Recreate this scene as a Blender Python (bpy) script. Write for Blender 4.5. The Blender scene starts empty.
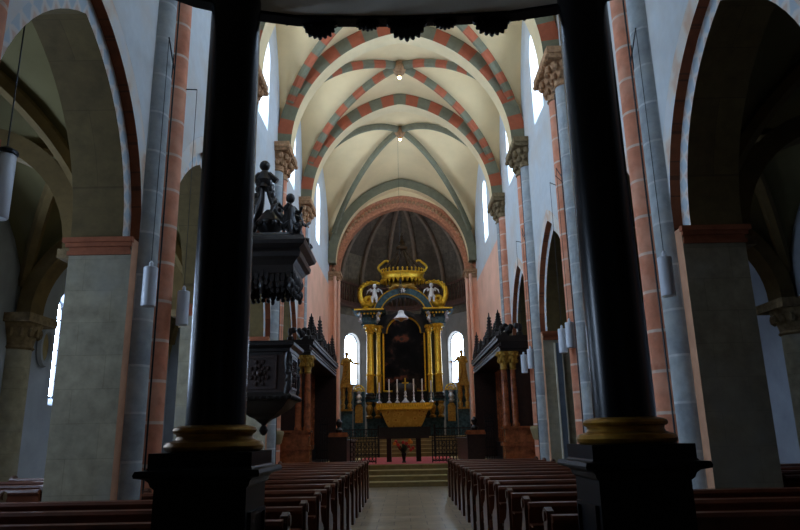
import bpy, bmesh, math, random
from mathutils import Vector, Matrix
random.seed(7)
S = bpy.context.scene
COL = S.collection
PI = math.pi
sin, cos, sqrt, atan2 = math.sin, math.cos, math.sqrt, math.atan2

# ------------------------------------------------------------------ materials
MATS = {}
def _new(name):
    m = bpy.data.materials.new(name); m.use_nodes = True
    nt = m.node_tree; b = nt.nodes['Principled BSDF']
    MATS[name] = m
    return m, nt, b
def lin(c):
    return tuple((x/12.92 if x <= .04045 else ((x+.055)/1.055)**2.4) for x in [v/255 for v in c]) + (1,)
def ramp(nt, stops):
    r = nt.nodes.new('ShaderNodeValToRGB')
    e = r.color_ramp.elements
    while len(e) < len(stops): e.new(.5)
    for k, (p, c) in enumerate(stops): e[k].position = p; e[k].color = c
    return r
def noise(nt, scale, detail=4, vec=None, rough=.6):
    n = nt.nodes.new('ShaderNodeTexNoise'); n.inputs['Scale'].default_value = scale
    n.inputs['Detail'].default_value = detail; n.inputs['Roughness'].default_value = rough
    if vec: nt.links.new(vec, n.inputs['Vector'])
    return n
def coords(nt, axes=None):
    t = nt.nodes.new('ShaderNodeTexCoord')
    if not axes: return t.outputs['Object']
    s = nt.nodes.new('ShaderNodeSeparateXYZ'); nt.links.new(t.outputs['Object'], s.inputs[0])
    c = nt.nodes.new('ShaderNodeCombineXYZ')
    for k, a in enumerate(axes): nt.links.new(s.outputs[a.upper()], c.inputs[k])
    return c.outputs[0]
def plain(name, c, rough=.6, metal=0, var=.25, scale=6, bump=0, spec=.5, coat=0):
    m, nt, b = _new(name); c = lin(c)
    v = coords(nt); n = noise(nt, scale, 5, v)
    lo = tuple(x*(1-var) for x in c[:3]) + (1,); hi = tuple(min(1, x*(1+var)) for x in c[:3]) + (1,)
    r = ramp(nt, [(.3, lo), (.7, hi)])
    nt.links.new(n.outputs['Fac'], r.inputs[0]); nt.links.new(r.outputs[0], b.inputs['Base Color'])
    b.inputs['Roughness'].default_value = rough; b.inputs['Metallic'].default_value = metal
    b.inputs['Specular IOR Level'].default_value = spec; b.inputs['Coat Weight'].default_value = coat
    if bump:
        n2 = noise(nt, scale*4, 4, v); bp = nt.nodes.new('ShaderNodeBump'); bp.inputs['Strength'].default_value = bump
        bp.inputs['Distance'].default_value = .02
        nt.links.new(n2.outputs['Fac'], bp.inputs['Height']); nt.links.new(bp.outputs[0], b.inputs['Normal'])
    return m
def blocks(name, c1, c2, mortar, bw, bh, axes, ms=.012, rough=.85, stain=None, stain_amt=.5, stain_scale=.8, off=.5, spec=.25, grain=.2):
    """coursed stone: brick texture laid on the two object axes given, plus mottling"""
    m, nt, b = _new(name)
    v = coords(nt, axes)
    br = nt.nodes.new('ShaderNodeTexBrick'); nt.links.new(v, br.inputs['Vector'])
    br.inputs['Color1'].default_value = lin(c1); br.inputs['Color2'].default_value = lin(c2); br.inputs['Mortar'].default_value = lin(mortar)
    br.inputs['Scale'].default_value = 1; br.inputs['Mortar Size'].default_value = ms; br.inputs['Brick Width'].default_value = bw
    br.inputs['Row Height'].default_value = bh; br.offset = off; br.inputs['Mortar Smooth'].default_value = .3
    o = coords(nt)
    n = noise(nt, 5, 6, o); r = ramp(nt, [(.25, (1-grain*2,)*3+(1,)), (.75, (1, 1, 1, 1))])
    nt.links.new(n.outputs['Fac'], r.inputs[0])
    mx = nt.nodes.new('ShaderNodeMix'); mx.data_type = 'RGBA'; mx.blend_type = 'MULTIPLY'; mx.inputs['Factor'].default_value = 1
    nt.links.new(br.outputs['Color'], mx.inputs['A']); nt.links.new(r.outputs[0], mx.inputs['B'])
    out = mx.outputs['Result']
    if stain:
        n3 = noise(nt, stain_scale, 4, o); r3 = ramp(nt, [(.45, (0, 0, 0, 1)), (.65, (stain_amt,)*3+(1,))])
        nt.links.new(n3.outputs['Fac'], r3.inputs[0])
        m2 = nt.nodes.new('ShaderNodeMix'); m2.data_type = 'RGBA'
        nt.links.new(r3.outputs[0], m2.inputs['Factor']); nt.links.new(out, m2.inputs['A']); m2.inputs['B'].default_value = lin(stain)
        out = m2.outputs['Result']
    nt.links.new(out, b.inputs['Base Color'])
    bp = nt.nodes.new('ShaderNodeBump'); bp.inputs['Strength'].default_value = .25; bp.inputs['Distance'].default_value = .01
    nt.links.new(n.outputs['Fac'], bp.inputs['Height']); nt.links.new(bp.outputs[0], b.inputs['Normal'])
    b.inputs['Roughness'].default_value = rough; b.inputs['Specular IOR Level'].default_value = spec
    return m
def emit(name, c, s, streak=None):
    m, nt, b = _new(name)
    b.inputs['Base Color'].default_value = lin(c); b.inputs['Emission Color'].default_value = lin(c); b.inputs['Emission Strength'].default_value = s
    return m

M_WALL  = blocks('limewashed_plaster', (206,212,214), (198,206,209), (196,203,206), 3, 2, 'yz', ms=.002, stain=(196,180,160), stain_amt=.45, stain_scale=.55, grain=.06)
M_SALM  = plain('salmon_plaster', (236,186,158), .9, var=.12, scale=.8, spec=.2)
M_VAULT = plain('cream_vault_plaster', (232,205,156), .9, var=.10, scale=.5, spec=.2)
M_SOFF  = plain('cream_arch_soffit', (230,206,160), .9, var=.08, scale=1.2, spec=.2)
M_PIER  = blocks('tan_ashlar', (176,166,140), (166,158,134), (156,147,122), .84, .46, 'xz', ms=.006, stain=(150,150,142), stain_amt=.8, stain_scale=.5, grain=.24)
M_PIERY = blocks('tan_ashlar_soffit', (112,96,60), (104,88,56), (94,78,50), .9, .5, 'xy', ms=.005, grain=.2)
M_TAN   = plain('tan_stone', (150,134,98), .9, var=.18, scale=3, bump=.2, spec=.2)
M_BAND  = blocks('brown_pink_stone_reveal', (156,94,62), (142,82,54), (116,74,54), .5, .5, 'yz', grain=.2)
M_PINKE = plain('lit_pink_pier_edge', (190,144,114), .9, var=.15, scale=4, spec=.2)  # window light on this strip is put into the lighter pink
M_PINKS = blocks('pink_sandstone_drums', (230,154,120), (212,136,104), (230,204,184), 9, .62, 'xz', ms=.028, stain=(222,172,144), stain_amt=.5, stain_scale=1.5, grain=.18)
M_GRAYS = blocks('grey_stone_drums', (184,192,194), (158,166,170), (208,212,212), 9, .66, 'xz', ms=.02, stain=(184,184,176), stain_amt=.5, stain_scale=1.5, grain=.22)
M_VRED  = plain('red_voussoir_stone', (168,92,64), .9, var=.15, scale=4, bump=.1, spec=.2)
M_VGRAY = plain('greygreen_voussoir_stone', (118,116,94), .9, var=.15, scale=4, bump=.1, spec=.2)
M_CAP   = plain('brown_carved_stone', (166,128,94), .9, var=.4, scale=9, bump=.5, spec=.2)
M_CAPD  = plain('dark_carved_stone', (122,104,76), .9, var=.4, scale=9, bump=.5, spec=.2)
M_IMP   = plain('red_impost_stone', (150,88,60), .85, var=.2, scale=6, bump=.2, spec=.25)
M_FLOOR = blocks('stone_floor_slabs', (188,170,140), (160,146,120), (104,94,78), .62, .5, 'xy', ms=.012, rough=.3, spec=.5, grain=.2)
M_STEP  = plain('yellow_stone_step', (136,116,72), .75, var=.2, scale=5, bump=.15)
M_NOSE  = plain('yellow_stone_nosing', (178,160,110), .7, var=.15, scale=6)
M_CARP  = plain('rose_carpet', (196,96,96), .95, var=.12, scale=20, spec=.1)
M_WOOD  = plain('dark_red_oak', (90,47,28), .32, var=.35, scale=4, bump=.05)
M_WOODE = plain('dark_red_oak_end', (72,38,24), .3, var=.3, scale=5, bump=.05)
M_EBON  = plain('blackened_carved_oak', (20,15,14), .4, var=.5, scale=8, bump=.2)
M_GALW = plain('brown_gallery_wood', (92,58,42), .5, var=.3, scale=8)
M_EBON2 = plain('dark_brown_carved_oak', (44,26,20), .38, var=.5, scale=10, bump=.4)
M_BLACK = plain('black_marble', (6,6,8), .27, var=.5, scale=3, spec=.3)
M_BLACKW= plain('black_painted_wood', (6,5,9), .4, var=.3, scale=3, spec=.2)
M_LOFTP  = plain('brightened_loft_soffit', (226,220,206), .7, var=.1, scale=2)  # pale tone stands in for light missing under the loft
M_BRASS = plain('old_gilt_base', (150,108,30), .4, metal=.6, var=.35, scale=8, bump=.1)
M_GOLD  = plain('altar_gilding', (226,182,56), .36, metal=.65, var=.25, scale=9, bump=.25)
M_GOLDD = plain('dull_gilding', (166,128,48), .5, metal=.4, var=.5, scale=12, bump=.5)
M_BRONZE = plain('darkened_bronze', (74,54,26), .5, metal=.4, var=.4, scale=10)
M_BLUEM = plain('bluegreen_marble', (56,84,90), .25, var=.6, scale=7)
M_BROWM = plain('redbrown_marble', (150,84,48), .25, var=.55, scale=7)
M_DARKM = plain('dark_retable_marble', (26,24,22), .35, var=.5, scale=6)
M_WHITE = plain('white_enamel', (226,226,224), .35, var=.05)
M_SILV  = plain('silvered_metal', (200,202,204), .3, metal=.5, var=.1)
M_IRON  = plain('black_wrought_iron', (20,20,22), .45, metal=.3, var=.3)
M_GREYP = plain('bluegrey_stone_strip', (104,116,130), .85, var=.15, scale=5, spec=.2)
M_PALE  = plain('pale_lime_mortar', (206,200,182), .9, var=.08, scale=6, spec=.2)
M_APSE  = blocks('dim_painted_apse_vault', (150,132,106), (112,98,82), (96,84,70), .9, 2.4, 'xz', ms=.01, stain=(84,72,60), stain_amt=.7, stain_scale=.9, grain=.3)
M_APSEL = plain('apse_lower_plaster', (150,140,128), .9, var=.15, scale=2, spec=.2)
M_APRIB = plain('apse_rib_stone', (140,120,100), .9, var=.15, scale=5, spec=.2)
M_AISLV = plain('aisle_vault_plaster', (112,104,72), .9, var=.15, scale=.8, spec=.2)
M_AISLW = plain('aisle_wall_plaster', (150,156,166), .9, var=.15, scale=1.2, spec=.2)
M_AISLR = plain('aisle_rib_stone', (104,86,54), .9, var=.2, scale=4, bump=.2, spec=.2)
M_LAMP  = plain('white_lamp_shade', (214,222,232), .35, var=.03)
M_LEAF  = plain('dark_green_leaves', (44,62,30), .6, var=.4, scale=20)
M_FLR   = plain('red_flowers', (190,40,28), .6, var=.3, scale=30)
M_FLO   = plain('orange_flowers', (232,140,30), .6, var=.3, scale=30)
M_WAX   = plain('white_candle_wax', (236,232,220), .5, var=.03)
M_LEAD  = plain('lead_window_bars', (40,42,46), .6, var=.1)
M_PINKW = plain('pink_arch_carving', (188,128,96), .9, var=.3, scale=9, bump=.3, spec=.2)
DAY = (198,223,255)
M_PANE  = emit('daylit_glass', DAY, 27.0)
M_PANEA = emit('daylit_apse_glass', DAY, 14.0)
M_PANEW = emit('weak_daylit_glass', DAY, 13.0)  # nearest clerestory panes glow weaker, to spare the pier jambs
M_PANEC = emit('daylit_choir_glass', DAY, 40.0)
M_PANEL = emit('daylit_aisle_glass', DAY, 50.0)
M_BULB  = emit('lit_bulb', (255,226,180), 30.0)

def zig():
    m, nt, b = _new('painted_zigzag_face')
    v = nt.nodes.new('ShaderNodeTexCoord'); s = nt.nodes.new('ShaderNodeSeparateXYZ'); nt.links.new(v.outputs['UV'], s.inputs[0])
    # diamonds: |frac(u)-.5| + |v-.5|
    def mth(op, a, bb=None):
        n = nt.nodes.new('ShaderNodeMath'); n.operation = op
        for k, x in enumerate((a, bb)):
            if x is None: continue
            if isinstance(x, (int, float)): n.inputs[k].default_value = x
            else: nt.links.new(x, n.inputs[k])
        return n.outputs[0]
    fu = mth('ABSOLUTE', mth('SUBTRACT', mth('FRACT', s.outputs['X']), .5))
    fv = mth('ABSOLUTE', mth('SUBTRACT', s.outputs['Y'], .5))
    d = mth('ADD', fu, mth('MULTIPLY', fv, .8))
    n = noise(nt, 8, 4, coords(nt)); d2 = mth('ADD', d, mth('MULTIPLY', mth('SUBTRACT', n.outputs['Fac'], .5), .3))
    r = ramp(nt, [(.36, lin((184,196,202))), (.46, lin((216,212,206))), (.62, lin((216,208,200))), (.72, lin((208,184,166)))])
    nt.links.new(d2, r.inputs[0]); nt.links.new(r.outputs[0], b.inputs['Base Color'])
    b.inputs['Roughness'].default_value = .9; b.inputs['Specular IOR Level'].default_value = .2
    return m
M_ZIG = zig()
def patch():
    m, nt, b = _new('patched_arch_ring')
    n = noise(nt, 1.3, 3, coords(nt)); r = ramp(nt, [(.4, lin((206,208,208))), (.52, lin((214,206,194))), (.62, lin((206,176,152))), (.75, lin((214,208,200)))])
    nt.links.new(n.outputs['Fac'], r.inputs[0]); nt.links.new(r.outputs[0], b.inputs['Base Color'])
    b.inputs['Roughness'].default_value = .9; b.inputs['Specular IOR Level'].default_value = .2
    return m
M_RING = patch()
def painting():
    m, nt, b = _new('dark_oil_painting')
    o = coords(nt); n = noise(nt, 1.1, 3, o, .5)
    r = ramp(nt, [(.36, lin((10,9,8))), (.5, lin((22,19,18))), (.56, lin((46,36,30))), (.62, lin((120,66,46))), (.68, lin((60,52,46))), (.78, lin((40,46,62)))])
    nt.links.new(n.outputs['Fac'], r.inputs[0]); nt.links.new(r.outputs[0], b.inputs['Base Color']); b.inputs['Roughness'].default_value = .6; b.inputs['Specular IOR Level'].default_value = .1
    return m
M_PAINT = painting()
def frontal():
    m, nt, b = _new('gilt_frontal_with_flowers')
    v = nt.nodes.new('ShaderNodeTexVoronoi'); v.inputs['Scale'].default_value = 4.5; nt.links.new(coords(nt), v.inputs['Vector'])
    r = ramp(nt, [(.12, lin((150,84,30))), (.2, lin((170,128,40))), (.34, lin((196,160,72))), (.6, lin((176,138,52)))])
    nt.links.new(v.outputs['Distance'], r.inputs[0]); nt.links.new(r.outputs[0], b.inputs['Base Color'])
    b.inputs['Roughness'].default_value = .5; b.inputs['Metallic'].default_value = .25
    return m
M_FRONT = frontal()

# ------------------------------------------------------------------ mesh builder
class MB:
    def __init__(s): s.v = []; s.f = []; s.mi = []; s.uv = {}
    def add(s, vs, fs, mi=0):
        b = len(s.v); s.v += [tuple(p) for p in vs]
        for f in fs: s.f.append([b+i for i in f]); s.mi.append(mi)
        return b
    def box(s, x0, x1, y0, y1, z0, z1, mi=0):
        s.add([(x0,y0,z0),(x1,y0,z0),(x1,y1,z0),(x0,y1,z0),(x0,y0,z1),(x1,y0,z1),(x1,y1,z1),(x0,y1,z1)],
              [(0,3,2,1),(4,5,6,7),(0,1,5,4),(1,2,6,5),(2,3,7,6),(3,0,4,7)], mi)
    def lathe(s, prof, c=(0,0,0), n=16, mi=0, a0=0, a1=2*PI, sx=1, sy=1, rot=0):
        """profile of (r, z) around a vertical axis"""
        full = abs(a1-a0-2*PI) < 1e-6; m = n if full else n+1; vs = []
        for r, z in prof:
            for k in range(m):
                a = a0+(a1-a0)*k/n+rot; vs.append((c[0]+r*cos(a)*sx, c[1]+r*sin(a)*sy, c[2]+z))
        fs = []
        for i in range(len(prof)-1):
            for k in range(n):
                k2 = (k+1) % m; fs.append((i*m+k, i*m+k2, (i+1)*m+k2, (i+1)*m+k))
        fs.append(tuple(range(m))[::-1]); fs.append(tuple((len(prof)-1)*m+k for k in range(m)))
        s.add(vs, fs, mi)
    def ball(s, c, r, n=10, mi=0):
        if isinstance(r, (int, float)): r = (r, r, r)
        h = max(4, n//2+1); prof = [(sin(PI*k/h), -cos(PI*k/h)) for k in range(h+1)]
        vs = [c_ for c_ in []]; 
        for pr, pz in prof:
            for k in range(n): a = 2*PI*k/n; vs.append((c[0]+r[0]*pr*cos(a), c[1]+r[1]*pr*sin(a), c[2]+r[2]*pz))
        fs = [(i*n+k, i*n+(k+1) % n, (i+1)*n+(k+1) % n, (i+1)*n+k) for i in range(h) for k in range(n)]
        s.add(vs, fs, mi)
    def tube(s, pts, r, n=6, mi=0, flat=None):
        pts = [Vector(p) for p in pts]; rs = r if isinstance(r, (list, tuple)) else [r]*len(pts)
        vs = []; up = None
        for i, p in enumerate(pts):
            t = (pts[min(i+1, len(pts)-1)]-pts[max(i-1, 0)]).normalized()
            if up is None: up = Vector((0,0,1)) if abs(t.z) < .9 else Vector((1,0,0))
            u = (up - t*up.dot(t)).normalized(); w = t.cross(u); up = u
            for k in range(n):
                a = 2*PI*k/n+PI/n; vs.append(p+(u*cos(a)*(flat or 1)+w*sin(a))*rs[i])
        fs = [(i*n+k, i*n+(k+1) % n, (i+1)*n+(k+1) % n, (i+1)*n+k) for i in range(len(pts)-1) for k in range(n)]
        fs += [tuple(range(n))[::-1], tuple((len(pts)-1)*n+k for k in range(n))]
        s.add(vs, fs, mi)
    def prism(s, poly, lo, hi, axis='y', mi=0):
        """2D outline extruded along an axis; the two other axes keep their order"""
        def P(a, b, t): return {'x': (t,a,b), 'y': (a,t,b), 'z': (a,b,t)}[axis]
        n = len(poly); vs = [P(a,b,lo) for a,b in poly]+[P(a,b,hi) for a,b in poly]
        s.add(vs, [tuple(range(n)), tuple(range(2*n-1, n-1, -1))]+[(k, (k+1) % n, n+(k+1) % n, n+k) for k in range(n)], mi)
    def build(s, name, mats, parent=None, smooth=False, world=True, fix=True):
        me = bpy.data.meshes.new(name); off = Vector((0,0,0))
        if parent is not None and world:
            p = parent
            while p is not None: off += p.location; p = p.parent
        me.from_pydata([tuple(Vector(v)-off) for v in s.v], [], s.f)
        if not isinstance(mats, (list, tuple)): mats = [mats]
        for m in mats: me.materials.append(m)
        me.polygons.foreach_set('material_index', s.mi)
        if s.uv:
            l = me.uv_layers.new(name='UV')
            for pi, uvs in s.uv.items():
                p = me.polygons[pi]
                for k, li in enumerate(p.loop_indices): l.data[li].uv = uvs[k]
        if fix:
            bm = bmesh.new(); bm.from_mesh(me); bmesh.ops.recalc_face_normals(bm, faces=bm.faces); bm.to_mesh(me); bm.free()
        if smooth:
            me.polygons.foreach_set('use_smooth', [True]*len(me.polygons))
            try: me.set_sharp_from_angle(angle=math.radians(38))
            except Exception: pass
        o = bpy.data.objects.new(name, me); COL.objects.link(o)
        if parent is not None: o.parent = parent
        return o
def tag(o, label=None, cat=None, group=None, kind=None):
    if label: o['label'] = label
    if cat: o['category'] = cat
    if group: o['group'] = group
    if kind: o['kind'] = kind
    return o
def thing(name, label, cat, loc=(0,0,0), group=None, kind=None):
    o = bpy.data.objects.new(name, None); COL.objects.link(o); o.location = loc; o.empty_display_size = .1
    return tag(o, label, cat, group, kind)
def dup(root, loc, label, group=None, rz=0):
    r = root.copy(); COL.objects.link(r); r.location = loc; r.rotation_euler = (0,0,rz); r['label'] = label
    if group: r['group'] = group
    for ch in root.children:
        c = ch.copy(); COL.objects.link(c); c.parent = r
        for g in ch.children:
            d = g.copy(); COL.objects.link(d); d.parent = c
    return r
ORD = ['first','second','third','fourth','fifth','sixth','seventh','eighth','ninth','tenth','eleventh','twelfth','thirteenth']

# ------------------------------------------------------------------ layout
L = 4.93
def P(k): return 9.9+L*(k-1)          # pier centres: P(1)=9.9 ... P(4)=24.69
YC = P(4)+2*L                          # chancel arch 34.55
YW = P(-2)                             # west wall
XN, XI, XA, XO = 3.97, 4.12, 4.87, 8.85 # nave face, inner order, aisle face, outer wall

class Arch:
    """pointed arch: half span a, rise b above spring z"""
    def __init__(s, a, b, zs, d=0):
        s.c = (b*b-a*a)/(2*a); s.a = a+d; s.rho = a+s.c+d; s.zs = zs; s.c0 = s.c
        s.b = sqrt(max(0, s.rho**2-s.c**2))
    def z(s, u):
        u = abs(u); 
        return s.zs+sqrt(max(0, s.rho**2-(u+s.c)**2))
    def pts(s, n):
        """from the left spring over the crown to the right spring"""
        t1 = math.acos(max(-1, min(1, s.c/s.rho)))
        L_ = [(-(s.rho*cos(t)-s.c), s.zs+s.rho*sin(t)) for t in [t1*k/n for k in range(n+1)]]
        return L_+[(-u, z) for u, z in L_[-2::-1]]
A_IN  = Arch(1.67, 2.54, 4.45)
A_OUT = Arch(1.67, 2.54, 4.45, .26)
A_RNG = Arch(1.67, 2.54, 4.45, .56)
VAU   = Arch(3.97, 4.55, 10.7)
VAI   = Arch(1.99, 2.85, 4.5)
def vz(u, v): return VAU.z(min(abs(u), abs(v))*3.97)

# ------------------------------------------------------------------ floor, outer shell
b = MB(); b.box(-XO-.4, XO+.4, YW-.4, 40.5, -.3, 0); tag(b.build('floor', M_FLOOR), 'worn grey stone slab floor running up the central aisle', 'floor', kind='structure')
b = MB(); b.box(-XO, XO, YW-.4, YW, 0, 17); tag(b.build('wall_west', M_WALL), 'plain west wall behind the viewer', 'wall', kind='structure')

WIN = Arch(.62, .74, 12.65)              # clerestory window head
ZSILL = 10.9
def nave_wall(side, sgn):
    b = MB()   # 0 plaster 1 ring 2 reveal 3 zigzag 4 jamb/soffit 5 aisle face 6 salmon 7 jamb stone
    X0, X1, X2 = sgn*XN, sgn*XI, sgn*XA
    bays = [((P(k)+P(k+1))/2, P(k), P(k+1), True) for k in range(-2, 4)] + [((P(4)+YC)/2, P(4), YC, False)]
    def top(y, yc, half): return VAU.z(min(1, abs(y-yc)/half)*3.97)+.03
    for yc, y0, y1, arcade in bays:
        half = (y1-y0)/2
        ys = set([y0, y1]); k = 36
        for i in range(k+1): ys.add(y0+(y1-y0)*i/k)
        for a in (A_OUT, A_RNG):
            for u, z in a.pts(14): ys.add(yc+u)
        for u, z in WIN.pts(8): ys.add(yc+u)
        ys = sorted(y for y in ys if y0-1e-6 <= y <= y1+1e-6)
        for ya, yb in zip(ys, ys[1:]):
            if yb-ya < 1e-6: continue
            ym = (ya+yb)/2-yc
            def q(lo, hi, mi):
                b.add([(X0,ya,lo(ya)),(X0,yb,lo(yb)),(X0,yb,hi(yb)),(X0,ya,hi(ya))], [(0,1,2,3)], mi)
            if not arcade: base = lambda y: 0.
            elif abs(ym) < A_RNG.a: base = lambda y: A_RNG.z(y-yc)
            else: base = lambda y: 0.
            mlow = 0
            cut = 9.5
            if not arcade:
                q(base, lambda y: cut, 6); base = lambda y: cut
            if arcade and A_OUT.a < abs(ym) < A_RNG.a:   # pier strip beside the opening under the ring
                q(lambda y: 0., lambda y: A_IN.zs, 0)
            if abs(ym) < WIN.a and (not arcade or yc > 5):
                q(base, lambda y: ZSILL-.45, mlow); q(lambda y: WIN.z(y-yc), lambda y: top(y, yc, half), 0)
            else: q(base, lambda y: top(y, yc, half), mlow)
        # window reveal, splayed outwards, with sloping sill
        w = WIN.pts(8) if (not arcade or yc > 5) else []; prof = [(-WIN.a, ZSILL-.45)]+w+[(WIN.a, ZSILL-.45)]
        inn = [(-.54, ZSILL)]+[(u*.87, 12.65+(z-12.65)*.87) for u, z in w]+[(.54, ZSILL)]
        xo = sgn*(XN+.5)
        for i in range(len(prof) if w else 0):
            j = (i+1) % len(prof)
            b.add([(X0,yc+prof[i][0],prof[i][1]),(X0,yc+prof[j][0],prof[j][1]),(xo,yc+inn[j][0],inn[j][1]),(xo,yc+inn[i][0],inn[i][1])], [(0,1,2,3)], 0)
        if not arcade: continue
        def strip(p, q_, xa, xb, mi, uv=False):
            s = 0
            for i in range(len(p)-1):
                ds = math.dist(p[i], p[i+1])
                b.add([(xa,yc+p[i][0],p[i][1]),(xa,yc+p[i+1][0],p[i+1][1]),(xb,yc+q_[i+1][0],q_[i+1][1]),(xb,yc+q_[i][0],q_[i][1])], [(0,1,2,3)], mi)
                if uv:
                    b.uv[len(b.f)-1] = [(s/.27,0),((s+ds)/.27,0),((s+ds)/.27,1),(s/.27,1)]
                s += ds
        ext = lambda a, n=14: [(-a.a, 0.)]+a.pts(n)+[(a.a, 0.)]
        strip(A_OUT.pts(14), A_RNG.pts(14), X0, X0, 1)
        b_out, b_in = A_OUT.pts(14), A_IN.pts(14)
        strip(A_OUT.pts(14), A_OUT.pts(14), X0, X1, 2)
        strip(b_in, b_out, X1, X1, 3, True)
        for s_ in (-1, 1):      # jamb face of the inner order below the spring
            b.add([(X0,yc+s_*A_IN.a,0),(X0,yc+s_*A_OUT.a,0),(X0,yc+s_*A_OUT.a,4.45),(X0,yc+s_*A_IN.a,4.45)], [(0,1,2,3)], 8); b.add([(X0,yc+s_*A_IN.a,4.45),(X0,yc+s_*A_OUT.a,4.45),(X1,yc+s_*A_OUT.a,4.45),(X1,yc+s_*A_IN.a,4.45)], [(0,1,2,3)], 8)
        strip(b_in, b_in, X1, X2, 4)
        for s_ in (-1, 1):
            b.add([(X0,yc+s_*A_IN.a,0),(X2,yc+s_*A_IN.a,0),(X2,yc+s_*A_IN.a,4.45),(X0,yc+s_*A_IN.a,4.45)], [(0,1,2,3)], 7)
        # aisle face
        ys = sorted(set([y0, y1]+[yc+u for u, z in b_in]))
        for ya, yb in zip(ys, ys[1:]):
            ym = (ya+yb)/2-yc
            lo = (lambda y: A_IN.z(y-yc)) if abs(ym) < A_IN.a else (lambda y: 0.)
            b.add([(X2,ya,lo(ya)),(X2,yb,lo(yb)),(X2,yb,8),(X2,ya,8)], [(0,1,2,3)], 5)
    # outer back face of the clerestory keeps daylight out
    b.add([(sgn*(XN+.52),YW,8),(sgn*(XN+.52),YC,8),(sgn*(XN+.52),YC,17),(sgn*(XN+.52),YW,17)], [(0,1,2,3)], 5)
    b.add([(sgn*(XA),YW,8),(sgn*(XA),YC,8),(sgn*(XN+.52),YC,8),(sgn*(XN+.52),YW,8)], [(0,1,2,3)], 5)
    o = b.build('wall_'+side, [M_WALL, M_RING, M_BAND, M_ZIG, M_PIERY, M_TAN, M_SALM, M_PIER, M_PINKE], fix=False)
    return tag(o, '%s nave wall of pale limewash pierced by pointed arcade arches and high windows' % ('left-hand' if sgn < 0 else 'right-hand'), 'wall', kind='structure')
nave_wall('left', -1); nave_wall('right', 1)

# clerestory windows
n = 0
for sgn in (-1, 1):
    for k in list(range(0, 4))+[9]:
        yc = (P(4)+YC)/2 if k == 9 else (P(k)+P(k+1))/2
        n += 1; x = sgn*(XN+.49)
        w = WIN.pts(8); inn = [(-.54, ZSILL)]+[(u*.87, 12.65+(z-12.65)*.87) for u, z in w]+[(.54, ZSILL)]
        where = {9:'above the choir stalls', 3:'over the arch west of the choir stalls', 2:'over the bay between the second and third piers', 1:'over the bay beside the first pier', 0:'above the nearest arch'}.get(k, 'above the loft at bay %d' % k)
        t = thing('window_%d' % n, '%s tall bright clerestory window %s' % ('left-hand' if sgn < 0 else 'right-hand', where), 'window', (x, yc, ZSILL), kind='structure')
        q = MB(); q.add([(x,yc+u,z) for u, z in inn], [tuple(range(len(inn)))]); q.build('pane', M_PANEC if k == 9 else M_PANEW if k == 0 else M_PANE, t, fix=False)
        f = MB(); xi = x-sgn*.03
        f.tube([(xi,yc+u,z) for u, z in inn]+[(xi,yc+inn[0][0],inn[0][1])], .025, 4)
        f.build('frame', M_LEAD, t)

# impost mouldings of the arcade piers
n = 0
for sgn in (-1, 1):
    for k in range(-1, 5):
        n += 1; b = MB()
        for s_ in (-1, 1):
            if k == 4 and s_ == 1: continue
            yj = P(k)+s_*(L/2-A_IN.a); y_in = P(k)+s_*(L/2-A_OUT.a)
            for (d, z0, z1) in ((.02,4.2,4.26),(.0,4.26,4.32),(.04,4.32,4.38),(.075,4.38,4.45)):
                xs = sorted((sgn*(XN-d*.6+.02), sgn*(XA+d)));  ys = sorted((yj-s_*.001, yj+s_*(d+.012)))
                b.box(xs[0], xs[1], ys[0], ys[1], z0, z1)
        tag(b.build('trim_%d' % n, M_IMP), 'red stone impost moulding on the %s pier along the %s side' % (['far west','nearest west','first','second','third','fourth'][k+1], 'left' if sgn < 0 else 'right'), 'moulding', kind='structure')

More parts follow.
